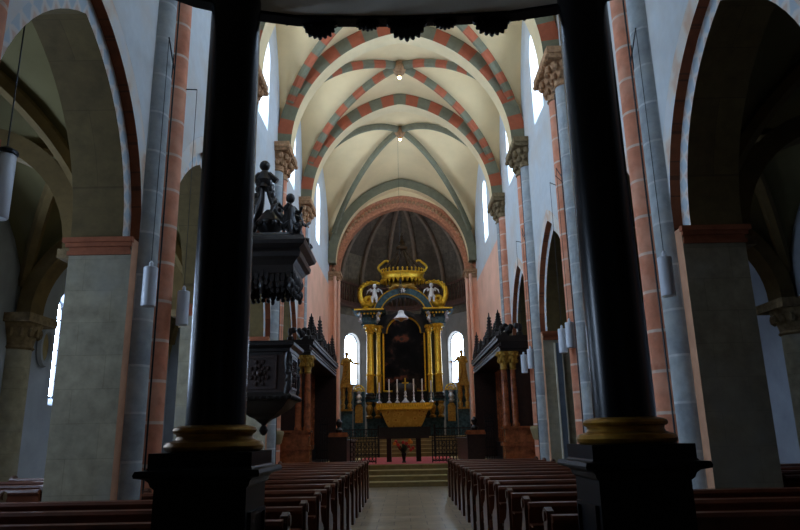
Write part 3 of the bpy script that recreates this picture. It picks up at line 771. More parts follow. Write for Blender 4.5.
# loft
t = thing('organ_loft', 'dark loft overhead with carved black fringe hanging from its front edge', 'loft', (0, 2, 5.5))
edge = [(-XN+.02,3.9),(-2.4,4.95),(-1.95,5.28),(-1.45,5.5),(-1.05,5.6),(-.5,5.63),(0,5.64),(.5,5.63),(1.0,5.6),(1.45,5.5),(1.95,5.28),(2.4,4.95),(XN-.02,3.9)]
b = MB(); poly = edge+[(XN-.02,YW+.5),(-XN+.02,YW+.5)]; b.prism(poly, ZL, ZL+.3, 'z'); b.build('soffit', M_LOFTP, t)
b = MB(); N = len(edge)
def inset(d): return [(x*(1-d*.02), y-d) for x, y in edge]
o, i_ = edge, inset(.14)
vs = [(x,y,5.47) for x,y in o]+[(x,y,5.47) for x,y in i_]+[(x,y,7.0) for x,y in o]+[(x,y,ZL) for x,y in i_]
b.add(vs, [(k,k+1,N+k+1,N+k) for k in range(N-1)]+[(k,k+1,2*N+k+1,2*N+k) for k in range(N-1)]+[(N+k,N+k+1,3*N+k+1,3*N+k) for k in range(N-1)])
b.build('edge_beam', M_BLACKW, t)
def lobed(cx, w, h, y):
    pts = [(cx-w/2-.03, 5.52)]; n = 9
    for k in range(n):
        for q in range(4):
            a = PI*(k+q/4)/n; bump = 1+.22*sin(PI*q/4)*(1 if k % 2 == 0 else .8)
            r = 1.0 if True else 0
            pts.append((cx-cos(a)*w/2*bump, 5.49-sin(a)**.8*h*bump+.02))
    pts.append((cx+w/2+.03, 5.52)); return pts
for cx, w, h in ((-.83,.28,.165),(-.37,.22,.095),(.01,.32,.195),(.38,.22,.095),(.83,.30,.165)):
    b = MB(); b.prism(lobed(cx,w,h,0), 5.555, 5.60, 'y')
    for q in range(3): b.ball((cx+(q-1)*w*.25, 5.56, 5.45-.03*(q == 1)), .025, 6)
    b.build('carved_pendant', M_BLACKW, t)
b = MB()
for k in range(45): b.ball((-1.15+k*2.3/44, 5.57, 5.485), (.022,.03,.018), 6)
b.build('bead_fringe', M_BLACKW, t)

# ------------------------------------------------------------------ pulpit on the second left pier and its sounding board
PX, PY = -3.1, 14.5
def sq(r, z, cx=None, cy=None): return hexr(r*sqrt(2), z, 4, PX if cx is None else cx, PY if cy is None else cy, PI/4)
def hexr(r, z, n=4, cx=PX, cy=PY, rot=0): return [(cx+r*cos(2*PI*k/n+rot), cy+r*sin(2*PI*k/n+rot), z) for k in range(n)]
def polylathe(b, prof, n=4, cx=PX, cy=PY, mi=0):
    vs = []
    for r, z in prof: vs += hexr(r/cos(PI/n), z, n, cx, cy, PI/n)
    b.add(vs, [(i*n+k, i*n+(k+1) % n, i*n+n+(k+1) % n, i*n+n+k) for i in range(len(prof)-1) for k in range(n)]+[tuple(range(n))[::-1], tuple((len(prof)-1)*n+k for k in range(n))], mi)
t = thing('pulpit', 'dark carved wooden pulpit hanging on the left pier behind the black column', 'pulpit', (PX, PY, 1.8))
RP = .6
b = MB(); polylathe(b, [(RP,2.45),(RP,3.38)]); b.build('body', M_EBON2, t)
b = MB(); polylathe(b, [(RP,3.36),(RP+.03,3.38),(RP+.04,3.44),(RP+.12,3.5),(RP+.13,3.56),(RP+.08,3.6),(RP-.02,3.6)]); b.build('top_cornice', M_EBON, t)
b = MB(); polylathe(b, [(RP,2.36),(RP+.08,2.39),(RP+.1,2.45),(RP+.05,2.5),(RP,2.53)]); 
for k in range(4):
    p, q = Vector(sq(RP+.08,2.42)[k]), Vector(sq(RP+.08,2.42)[(k+1) % 4])
    for j in range(10): b.ball(p.lerp(q, (j+.5)/10), (.035,.035,.05), 6)
b.build('base_moulding', M_EBON, t)
for k in range(4):
    p, q = Vector(sq(RP,0)[k]), Vector(sq(RP,0)[(k+1) % 4]); m = (p+q)/2; u = (q-p).normalized(); nn = Vector((m.x-PX, m.y-PY, 0)).normalized()
    if nn.x < -.7: continue
    b = MB()
    def PT(a, z, d): w = m+u*a+nn*d; return (w.x, w.y, z)
    def bar(a0, a1, z0, z1, d0, d1):
        b.add([PT(a0,z0,d0),PT(a1,z0,d0),PT(a1,z0,d1),PT(a0,z0,d1),PT(a0,z1,d0),PT(a1,z1,d0),PT(a1,z1,d1),PT(a0,z1,d1)], [(0,3,2,1),(4,5,6,7),(0,1,5,4),(1,2,6,5),(2,3,7,6),(3,0,4,7)])
    for a0, a1, z0, z1 in ((-.36,.36,3.24,3.29),(-.36,.36,2.6,2.65),(-.36,-.31,2.65,3.24),(.31,.36,2.65,3.24)): bar(a0, a1, z0, z1, 0, .04)
    for j in range(16):
        a = 2*PI*j/16; rr = .19 if j % 2 else .11
        b.ball(PT(rr*cos(a), 2.93+rr*1.3*sin(a), .015), (.04,.04,.05), 6)
    b.ball(PT(0,2.93,.02), .07, 8); pn = b
    b = MB()
    bar(-.48, .48, 3.31, 3.36, 0, .03)
    fr_ = b.build('panel_border', M_EBON, t); pn.build('carved_panel', M_EBON2, fr_, smooth=True)
    b = MB(); pp = sq(RP+.0,0)[k]
    b.tube([(pp[0]+.02*cos(9*z), pp[1]+.02*sin(9*z), z) for z in [2.5+.05*j for j in range(18)]], .06, 8)
    for j in range(5): b.ball((pp[0], pp[1], 2.6+.17*j), .075, 6)
    b.build('corner_column', M_EBON, t, smooth=True)
b = MB(); polylathe(b, [(.05,1.9),(.1,1.94),(.16,2.0),(.26,2.05),(.34,2.12),(.44,2.18),(.52,2.26),(.6,2.36)], 4); b.build('lower_corbel', M_EBON, t)
b = MB(); b.lathe([(.02,1.66),(.07,1.7),(.1,1.77),(.07,1.84),(.04,1.87),(.07,1.91),(.12,1.95)], (PX,PY,0), 12); b.build('pendant', M_EBON, t, smooth=True)
CXc, CYc = -3.12, 14.55
t = thing('sounding_board', 'black carved canopy over the pulpit crowned with scrolls and cherub figures', 'canopy', (CXc, CYc, 4.6))
RC = .84
def pl(b, prof, n=4): polylathe(b, prof, n, CXc, CYc)
b = MB(); pl(b, [(RC-.22,5.02),(RC-.14,5.08),(RC-.16,5.26),(RC-.08,5.36),(RC-.0,5.42),(RC+.02,5.52),(RC-.02,5.6),(RC+.1,5.68),(RC+.13,5.76),(RC+.09,5.86),(RC-.04,5.92),(RC-.08,5.98)]); b.build('cornice', M_EBON, t)
b = MB(); hx = sq(RC-.2, 0, CXc, CYc)
for k in range(4):
    p, q = Vector(hx[k]), Vector(hx[(k+1) % 4])
    for j in range(11):
        f = (j+.5)/11; w = p.lerp(q, f); sag = 4.98-.10*abs(sin(2*PI*f))-.04*random.random()
        b.ball((w.x, w.y, sag+.12), (.09,.09,.12), 6); b.ball((w.x+random.uniform(-.03,.03), w.y, sag-.03), (.075,.075,.09), 6); b.ball((w.x, w.y+.03, sag-.12-.05*random.random()), (.055,.055,.06), 6)
    for s_ in (0, .5): w = p.lerp(q, s_); b.ball((w.x, w.y, 4.84), (.075,.075,.12), 8); b.ball((w.x, w.y, 4.7), (.05,.05,.08), 6)
b.build('carved_garland', M_EBON, t, smooth=True)
b = MB(); hx = sq(RC-.05, 0, CXc, CYc)
for k in range(4):
    p, q = Vector(hx[k]), Vector(hx[(k+1) % 4])
    for j in range(9): w = p.lerp(q, (j+.5)/9); b.ball((w.x, w.y, 5.47), (.05,.05,.045), 6)
b.build('leaf_moulding', M_EBON2, t, smooth=True)
def scroll_band(b, ang):
    pts = []
    for s in [i/16 for i in range(17)]:
        r = 1.12*(1-s)+.12*s-.3*sin(PI*s); z = 5.98+1.5*s**.9 - .05*sin(2*PI*s)
        pts.append((CXc-.16*s+r*cos(ang), CYc+r*sin(ang), z))
    b.tube(pts, [.09-.03*abs(2*i/16-1) for i in range(17)], 8)
    c = pts[0]
    b.tube([(c[0]+(.1-.004*i)*cos(i*.5)*cos(ang), c[1]+(.1-.004*i)*cos(i*.5)*sin(ang), 6.06+(.1-.004*i)*sin(i*.5)) for i in range(18)], .04, 6)
    for i in range(2, 15, 2): b.ball((pts[i][0]+.05*cos(ang), pts[i][1]+.05*sin(ang), pts[i][2]+.05), (.075,.075,.09), 6)
for k in range(4):
    b = MB(); scroll_band(b, PI/4+PI/2*k); b.build('crown_scroll', M_EBON, t, smooth=True)
def cherub(c, s, ang, name, root, wings=True):
    """small winged figure: torso, head, bent limbs, in one mesh"""
    b = MB(); ca, sa = cos(ang), sin(ang)
    def T(x, y, z): return (c[0]+s*(x*ca-y*sa), c[1]+s*(x*sa+y*ca), c[2]+s*z)
    b.lathe([(.03*s,0),(.14*s,.06*s),(.15*s,.18*s),(.11*s,.32*s),(.13*s,.44*s),(.1*s,.52*s),(.045*s,.56*s),(.045*s,.6*s)], c, 10)
    b.ball(T(.02,0,.7), (.1*s,.1*s,.115*s), 10)
    for sy in (-1, 1):
        b.tube([T(0,.1*sy,.48), T(.1,.2*sy,.4), T(.22,.17*sy,.5)], [.05*s,.042*s,.03*s], 6)
        b.tube([T(0,.08*sy,.08), T(.2,.12*sy,.1), T(.24,.1*sy,-.16), T(.3,.1*sy,-.18)], [.08*s,.065*s,.045*s,.03*s], 6)
        if wings: b.tube([T(-.06,.06*sy,.42), T(-.14,.2*sy,.58), T(-.12,.34*sy,.48), T(-.1,.4*sy,.3)], [.04*s,.075*s,.06*s,.015*s], 6, flat=.5)
    return b.build(name, M_EBON if root else M_WHITE, root, smooth=True)
for k, ang in enumerate((-PI/4, PI/4, -3*PI/4)):
    cherub((CXc+.78*cos(ang), CYc+.78*sin(ang), 6.1), 1.05, ang, 'cherub_figure', t)
b = MB(); b.lathe([(.14,7.29),(.2,7.3),(.16,7.4),(.2,7.5),(.1,7.72),(.05,7.76)], ((CXc-.16),CYc,0), 12); b.ball(((CXc-.16),CYc,7.88), .13, 10)
b.tube([((CXc-.16)-.3,CYc,7.48),((CXc-.16)-.12,CYc,7.62),((CXc-.16)+.12,CYc,7.62),((CXc-.16)+.3,CYc,7.48)], [.07,.1,.1,.07], 8)
b.build('crowning_figure', M_EBON, t, smooth=True)
b = MB(); b.lathe([(.1,5.98),(.3,6.02),(.2,6.0),(.12,6.1),(.28,6.3),(.33,6.45),(.22,6.6),(.1,6.75)], (CXc,CYc,0), 12)
for k in range(12): a = PI/6*k; b.ball((CXc+.3*cos(a), CYc+.3*sin(a), 6.38), .07, 6)
b.build('carved_urn', M_EBON, t, smooth=True)

for r_ in [o for o in list(COL.objects) if o.name in ('pulpit', 'sounding_board')]:   # flat backs against the pier shafts
    for o in r_.children_recursive:
        for v in o.data.vertices: v.co.x = max(v.co.x, -3.757-r_.location.x)

# ------------------------------------------------------------------ hanging lamps by the piers
def pier_lamp(sgn, k, dy, lab):
    x, y = sgn*(3.53 if dy < 0 else 3.58), P(k)+dy; zt = 7.5; t = thing('hanging_lamp', lab, 'lamp', (x, y, 3.35), 'white cylinder lamps hanging beside the piers')
    b = MB(); b.lathe([(.085,3.36),(.095,3.37),(.095,3.9),(.085,3.91)], (x,y,0), 16); sh = b.build('shade', M_LAMP, t, smooth=True)
    b = MB(); b.lathe([(.03,3.91),(.03,3.97),(.012,4.0)], (x,y,0), 8); b.build('cap', M_LAMP, sh)
    b = MB(); b.tube([(x,y,3.99),(x,y,zt)], .005, 5); b.build('wire', M_IRON, t)
    b = MB()
    if dy < 0: b.tube([(sgn*(XN-.2), P(k)-.2, zt),(x,y,zt)], .011, 5); b.tube([(sgn*(XN-.2), P(k)-.3, zt-.2),(x+sgn*.08,y+.45,zt)], .008, 5)
    else: b.tube([(sgn*(XN-.2), P(k)+.38, zt),(x,y,zt)], .011, 5)
    b.build('bracket', M_IRON, t)
for sgn in (-1, 1):
    sd = GN[sgn]
    for k, d1, d2 in ((1,-1.15,.4),(2,-.7,.2),(3,-1.1,.25)):
        w = ['nearest','second','third'][k-1]
        if sgn < 0 and k == 2: continue
        pier_lamp(sgn, k, d1, 'white cylinder lamp hanging on the near side of the %s %s pier' % (w, sd))
        if sgn > 0 and k == 1: continue
        pier_lamp(sgn, k, d2, 'white cylinder lamp hanging in front of the shafts of the %s %s pier' % (w, sd))
x, y = -4.75, 7.2
t = thing('hanging_lamp', 'long white cylinder lamp hung inside the big left arch', 'lamp', (x,y,4.1))
b = MB(); b.lathe([(.1,4.12),(.115,4.14),(.115,4.9),(.1,4.92)], (x,y,0), 16); sh = b.build('shade', M_LAMP, t, smooth=True)
b = MB(); b.lathe([(.13,4.92),(.13,4.96),(.03,5.02)], (x,y,0), 12); b.build('cap', M_IRON, sh)
b = MB(); b.tube([(x,y,5.0),(x,y,6.95)], .01, 5); b.build('wire', M_IRON, t)

# ------------------------------------------------------------------ choir stalls
def stall(sgn):
    s = sgn; t = thing('choir_stall', 'dark carved choir stall with pinnacled canopy along the %s choir wall' % GN[sgn], 'choir stall', (s*3.3, 24.5, 0))
    Y0, Y1 = 20.55, 28.4; XB = XN-.03; ZT = 4.12
    def bx(b, xa, xb, *r): x0, x1 = sorted((s*xa, s*xb)); b.box(x0, x1, *r)
    b = MB(); bx(b, XB-.1, XB, Y0+.3, Y1, 0, ZT); b.build('back_panel', M_EBON2, t)
    for j in range(14):
        yy = Y0+.55+j*.56; b = MB(); bx(b, XB-.17, XB-.1, yy-.05, yy+.05, .9, ZT); b.build('pilaster', M_BROWM, t)
    b = MB(); bx(b, 2.93, XB, Y1-.08, Y1, 0, ZT); b.build('far_end_panel', M_EBON2, t)
    b = MB(); bx(b, XB-.75, XB-.1, Y0+.35, Y1, .62, .72); bx(b, XB-.1, XB-.2, Y0+.35, Y1, .72, 1.3); b.build('seat', M_EBON, t)
    b = MB()
    for (d, z0, z1) in ((.98,ZT,ZT+.09),(1.02,ZT+.09,ZT+.14),(.95,ZT+.14,ZT+.3),(1.06,ZT+.3,ZT+.4),(1.1,ZT+.4,ZT+.46)): bx(b, XB-d, XB, Y0-.05 if d > 1 else Y0, Y1, z0, z1)
    for j in range(40): b.ball((s*(XB-.98), Y0+.1+j*.2, ZT+.22), (.03,.06,.05), 6)
    b.build('canopy_cornice', M_EBON, t)
    def pin(y, h, x=XB-.9, w=.13):
        b = MB(); z = ZT+.46
        b.lathe([(w*1.5,z),(w*1.5,z+.08),(w,z+.1),(w,z+h*.25),(w*1.35,z+h*.27),(w*.8,z+h*.33),(w*.5,z+h*.6),(w*.2,z+h*.9),(w*.1,z+h)], (s*x,y,0), 6)
        for q in range(7):
            zz = z+h*(.3+.09*q); rr = w*(1.15-.13*q)
            for e in range(4): a = PI/2*e+PI/4; b.ball((s*x+rr*cos(a), y+rr*sin(a), zz), (.035,.035,.045), 5)
        b.build('pinnacle', M_EBON, t)
    for y, h in ((21.2,.95),(21.9,.7),(23.4,1.25),(24.2,.75),(24.9,.65),(26.2,.7),(27.6,1.2),(28.2,.7)): pin(y, h)
    b = MB()  # pierced cresting between pinnacles
    for j in range(30):
        yy = Y0+.3+j*.26; zz = ZT+.46
        b.tube([(s*(XB-.9), yy+.13*cos(a), zz+.02+.16*sin(a)) for a in [PI*q/6 for q in range(7)]], .022, 5); b.ball((s*(XB-.9), yy, zz+.21), .035, 5)
    b.build('cresting', M_EBON, t)
    # west end: base, marbled columns, acanthus brackets
    b = MB(); 
    for d, z0, z1 in ((.06,0,.3),(.0,.3,1.25),(.05,1.25,1.36),(-.04,1.36,1.75),(.02,1.75,1.82)): bx(b, 2.95-d, XB, Y0-d, Y0+.55+d, z0, z1)
    b.build('end_base', M_BROWM, t)
    b = MB(); bx(b, 3.12, XB, Y0+.1, Y0+.45, 1.82, ZT); b.build('end_panel', M_EBON2, t)
    for xx in (3.05, 3.32):
        b = MB(); b.lathe([(.12,1.82),(.13,1.88),(.1,1.95),(.105,2.1),(.1,2.8),(.085,3.5),(.1,3.55)], (s*xx,Y0+.08,0), 12); b.build('end_column', M_BROWM, t, smooth=True)
        b = MB(); b.lathe([(.09,3.52),(.12,3.56),(.1,3.6),(.13,3.75),(.2,3.95),(.22,4.08)], (s*xx,Y0+.08,0), 12)
        for q in range(8):
            a = PI/4*q; b.ball((s*xx+.15*cos(a), Y0+.08+.15*sin(a), 3.8), (.05,.05,.08), 6); b.ball((s*xx+.2*cos(a), Y0+.08+.2*sin(a), 3.98), .05, 6)
        b.build('gilt_capital', M_GOLDD, t, smooth=True)
    b = MB(); z = ZT+.46    # scroll ornament on the near corner
    for q in range(14):
        rr = random.Random(q*7+1); b.ball((s*(3.0+.65*rr.random()), Y0+.1+.3*rr.random(), z+.05+.3*rr.random()), (.08+.04*rr.random(), .08, .09+.05*rr.random()), 6)
    b.build('corner_ornament', M_EBON, t, smooth=True)
    return t
stall(-1); stall(1)
for sgn in (-1, 1):
    t = thing('stall_desk', 'dark wooden reading desk standing in front of the %s choir stall' % GN[sgn], 'desk', (sgn*2.3, 22.2, 0), 'choir desks')
    def bx(b, xa, xb, *r): x0, x1 = sorted((sgn*xa, sgn*xb)); b.box(x0, x1, *r)
    b = MB(); bx(b, 1.95, 2.5, 22.0, 22.32, 0, 1.6); b.build('end_post', M_EBON2, t)
    b = MB(); bx(b, 1.9, 2.55, 21.95, 22.37, 1.6, 1.68); bx(b, 1.93, 2.52, 21.97, 22.35, 1.68, 1.74); b.build('post_cap', M_BROWM, t)
    b = MB(); b.lathe([(.1,1.74),(.13,1.82),(.05,1.9),(.09,2.0),(.11,2.07),(.03,2.17)], (sgn*2.22,22.16,0), 10); b.build('finial', M_EBON, t, smooth=True)
    b = MB(); bx(b, 2.08, 2.14, 22.32, 27.8, .0, 1.45); bx(b, 2.0, 2.4, 22.32, 27.8, 1.45, 1.5); b.build('front_panel', M_EBON2, t)
    # wrought iron screen behind the desk, closing the stalls to the nave
    t = thing('iron_screen', 'black wrought-iron scroll screen between the %s desk and stall end' % GN[sgn], 'screen', (sgn*2.75, 21.9, 0), 'iron scroll screens')
    b = MB(); x0, x1 = sorted((sgn*2.52, sgn*2.82))
    for z in (.1, 1.2, 2.0): b.box(x0, x1, 21.88, 21.92, z-.02, z+.02)
    for j in range(4): xx = x0+(x1-x0)*(j+.5)/4; b.tube([(xx,21.9,0),(xx,21.9,2.05)], .014, 4)
    b.build('bars', M_IRON, t)
    b = MB()
    for j in range(2):
        cx = x0+(x1-x0)*(j+.5)/2
        for zz in (1.42, 1.75, 2.14): b.tube([(cx+(.11-.006*q)*cos(q*.6), 21.9, zz+(.11-.006*q)*sin(q*.6)) for q in range(15)], .014, 4)
    b.build('scrolls', M_IRON, t)

# ------------------------------------------------------------------ communion gates, table, flowers
for sgn, xa, xb, sd in ((-1,-2.0,-1.08,'left'),(1,.88,1.75,'right')):
    t = thing('iron_gate', 'low wrought-iron lattice gate on the choir platform %s of the table' % sd, 'gate', ((xa+xb)/2, 24, ZP), 'choir gates')
    b = MB(); Z0, Z1 = ZP+.03, 1.62
    for z in (Z0+.05, 1.42, Z1-.04): b.box(xa, xb, 23.985, 24.015, z-.014, z+.014)
    for x in (xa, xb-.03): b.box(x, x+.03, 23.98, 24.02, ZP+.012, Z1)
    b.build('gate_frame', M_IRON, t)
    b = MB(); n = 7
    for r in range(4):
        for j in range(n):
            cx = xa+(xb-xa)*(j+.5)/n; cz = Z0+.14+.17*r
            b.tube([(cx+.055*cos(a), 24, cz+.075*sin(a)) for a in [2*PI*q/10 for q in range(11)]], .011, 4)
    for j in range(n+1): x = xa+(xb-xa)*j/n; b.tube([(x,24,Z0),(x,24,1.42)], .01, 4)
    b.build('lattice', M_IRON, t)
    b = MB()
    for j in range(n):
        cx = xa+(xb-xa)*(j+.5)/n; b.tube([(cx+(.05-.003*q)*cos(q*.7), 24, 1.5+(.05-.003*q)*sin(q*.7)) for q in range(12)], .009, 4)
        b.tube([(cx-.05,23.99,Z0+.06),(cx,23.99,Z0+.12),(cx+.05,23.99,Z0+.06)], .014, 4)
    b.build('gate_scrolls', M_IRON, t)
    # side railing running back from the gate
    t = thing('iron_railing', 'black iron altar railing behind the %s gate, leading to the high altar' % sd, 'railing', (xb if sgn < 0 else xa, 31, ZP), 'altar railings')
    xr = -1.25 if sgn < 0 else 1.3; xo = sgn*3.0
    b = MB(); x0, x1 = sorted((xr, xo))
    for z in (.8, 1.5, 1.9): b.box(x0, x1, 30.98, 31.02, z-.025, z+.025)
    for j in range(14): x = x0+(x1-x0)*(j+.5)/14; b.tube([(x,31,ZP),(x,31,1.95)], .014, 4)
    for x in (x0, x1): b.box(x-.04, x+.04, 30.96, 31.04, ZP, 2.08)
    b.build('bars', M_IRON, t)
    b = MB()
    for j in range(7):
        cx = x0+(x1-x0)*(j+.5)/7
        for zz in (1.15, 1.7): b.tube([(cx+(.1-.005*q)*cos(q*.6), 31, zz+(.13-.006*q)*sin(q*.6)) for q in range(15)], .016, 4)
    b.build('scrolls', M_IRON, t)
t = thing('communion_table', 'dark plain altar table on two slab legs at the centre of the red carpet', 'table', (-.11, 25.6, ZP))
b = MB(); b.box(-1.06, .84, 25.3, 25.95, 1.5, 1.6); b.build('tabletop', M_EBON2, t)
for x in (-.66, .44):
    b = MB(); b.box(x-.09, x+.09, 25.4, 25.85, ZP+.012, 1.5); b.build('leg', M_EBON2, t)
fx, fy = -.11, 24.55; z0 = ZP+.012
t = thing('flower_arrangement', 'bouquet of red and orange flowers in a dark vase on the carpet before the table', 'flowers', (fx, fy, z0))
b = MB(); b.lathe([(.07,0),(.08,.02),(.05,.06),(.07,.2),(.1,.3),(.08,.34)], (fx,fy,z0), 12); b.build('vase', M_IRON, t, smooth=True)
b = MB(); R_ = random.Random(3); tips = []
for k in range(60):
    a = R_.uniform(0,2*PI); r = R_.uniform(.05,.34); h = R_.uniform(.36,.72); tip = Vector((fx+r*cos(a), fy+r*sin(a)*.8, z0+h)); base = Vector((fx,fy,z0+.3)); m = (base+tip)/2; w = Vector((-sin(a),cos(a),0))*.035
    b.add([base, m-w, tip, m+w], [(0,1,2,3)]); 
b.build('foliage', M_LEAF, t, fix=False)['kind'] = 'stuff'
for nm, mt, spots in (('red_flowers', M_FLR, ((-.2,.62),(-.28,.72),(.18,.55),(.25,.44),(-.02,.7),(-.14,.5),(.33,.5),(.1,.66))), ('orange_flowers', M_FLO, ((.22,.76),(.27,.7),(.19,.69),(-.33,.66)))):
    for dx, dz in spots:
        b = MB(); c = (fx+dx, fy-.05+.06*sin(dx*40), z0+dz)
        for q in range(6): a = PI/3*q; b.ball((c[0]+.035*cos(a), c[1], c[2]+.035*sin(a)), (.03,.025,.03), 6)
        b.ball(c, .03, 6); b.build(nm[:-1], mt, t, smooth=True)

# ------------------------------------------------------------------ high altar
AX = .0; YA = 34.1
t = thing('altar', 'gilded sarcophagus-shaped high altar table below the candles', 'altar', (AX, YA, ZA))
b = MB(); b.box(-1.35, 1.25, YA+.05, 35.3, ZA, 2.03); b.build('base', M_DARKM, t)
b = MB(); zs = [(2.03,.82),(2.2,.93),(2.5,1.06),(2.75,1.16),(2.88,1.26)]; vs = []
for z, w in zs: vs += [(-w-.05,YA+.12-(w-.82)*.5,z),(w-.05,YA+.12-(w-.82)*.5,z),(w-.05,35.3,z),(-w-.05,35.3,z)]
b.add(vs, [(i*4+j, i*4+(j+1) % 4, i*4+4+(j+1) % 4, i*4+4+j) for i in range(len(zs)-1) for j in range(4)]+[(3,2,1,0)]); b.build('frontal', M_FRONT, t)
b = MB(); b.box(-1.42, 1.34, YA-.15, 35.3, 2.88, 2.98); b.build('altar_top', M_GOLD, t)
b = MB(); b.box(-1.48, 1.44, YA+.35, 35.3, 2.98, 3.24)
for j in range(24): b.ball((-1.42+j*.122, YA+.35, 3.12), (.05,.03,.08), 6)
b.build('candle_gradine', M_GOLD, t)
b = MB(); 
for j in range(40): b.ball((-1.38+j*.069, YA-.15, 2.92), (.03,.03,.045), 5)
b.build('fringe', M_GOLD, t)
ZC = 3.24; YCd = YA+.45
for i, (x, top) in enumerate(((-1.33,4.3),(-.82,4.46),(-.4,4.46),(.45,4.46),(.89,4.46),(1.35,4.36))):
    lab = ['leftmost altar candlestick, shorter, at the end of the gilded altar','second altar candlestick from the left','third altar candlestick from the left, just left of the gold cross','altar candlestick just right of the gold cross','second altar candlestick from the right','rightmost altar candlestick, shorter, at the end of the gilded altar'][i]
    c = thing('candlestick', 'white '+lab, 'candlestick', (x,YCd,ZC), 'altar candlesticks')
    b = MB(); b.lathe([(.13,0),(.13,.04),(.06,.1),(.03,.16),(.055,.22),(.025,.28),(.05,.38),(.022,.46),(.022,.52),(.06,.56),(.06,.58)], (x,YCd,ZC), 10); b.build('stick', M_SILV, c, smooth=True)
    b = MB(); b.lathe([(.034,.58),(.034,top-ZC-.02),(.01,top-ZC)], (x,YCd,ZC), 10); b.build('candle', M_WAX, c, smooth=True)
c = thing('altar_cross', 'gold crucifix on a white foot at the middle of the altar', 'cross', (.02,YCd,ZC))
b = MB(); b.lathe([(.2,0),(.2,.05),(.1,.14),(.05,.24),(.09,.34),(.04,.42),(.07,.5),(.03,.62)], (.02,YCd,ZC), 12); b.build('foot', M_SILV, c, smooth=True)
b = MB(); b.box(-.015,.055,YCd-.02,YCd+.02,ZC+.6,ZC+1.27); b.box(-.15,.19,YCd-.02,YCd+.02,ZC+.98,ZC+1.05); b.build('cross', M_GOLD, c)

YR = 35.9     # retable plane
r = thing('altarpiece', 'towering baroque altarpiece with gilded columns, blue-green arch and golden crown', 'altarpiece', (0, YR, ZA))
def rb(name, b, m, smooth=False): return b.build(name, m, r, smooth=smooth)
b = MB(); b.box(-2.03, 2.03, YR-.15, YR+.75, ZA, 2.35); b.box(-2.06, 2.06, YR-.2, YR+.8, 2.35, 2.5); rb('plinth', b, M_BLUEM)
for x0, x1 in ((-2.04,-1.3),(1.3,2.04)):
    b = MB(); b.box(x0, x1, YR-.1, YR+.7, 2.5, 3.35); b.box(x0-.06, x1+.06, YR-.42, YR+.76, 3.35, 3.52); rb('predella', b, M_BLUEM)
for x in (-1.9,-1.45,1.45,1.9):
    b = MB(); b.lathe([(.16,2.52),(.18,2.6),(.1,2.68),(.17,2.9),(.2,3.05),(.12,3.2),(.18,3.3),(.18,3.36)], (x,YR-.28,0), 10); rb('gilt_baluster', b, M_GOLDD, True)
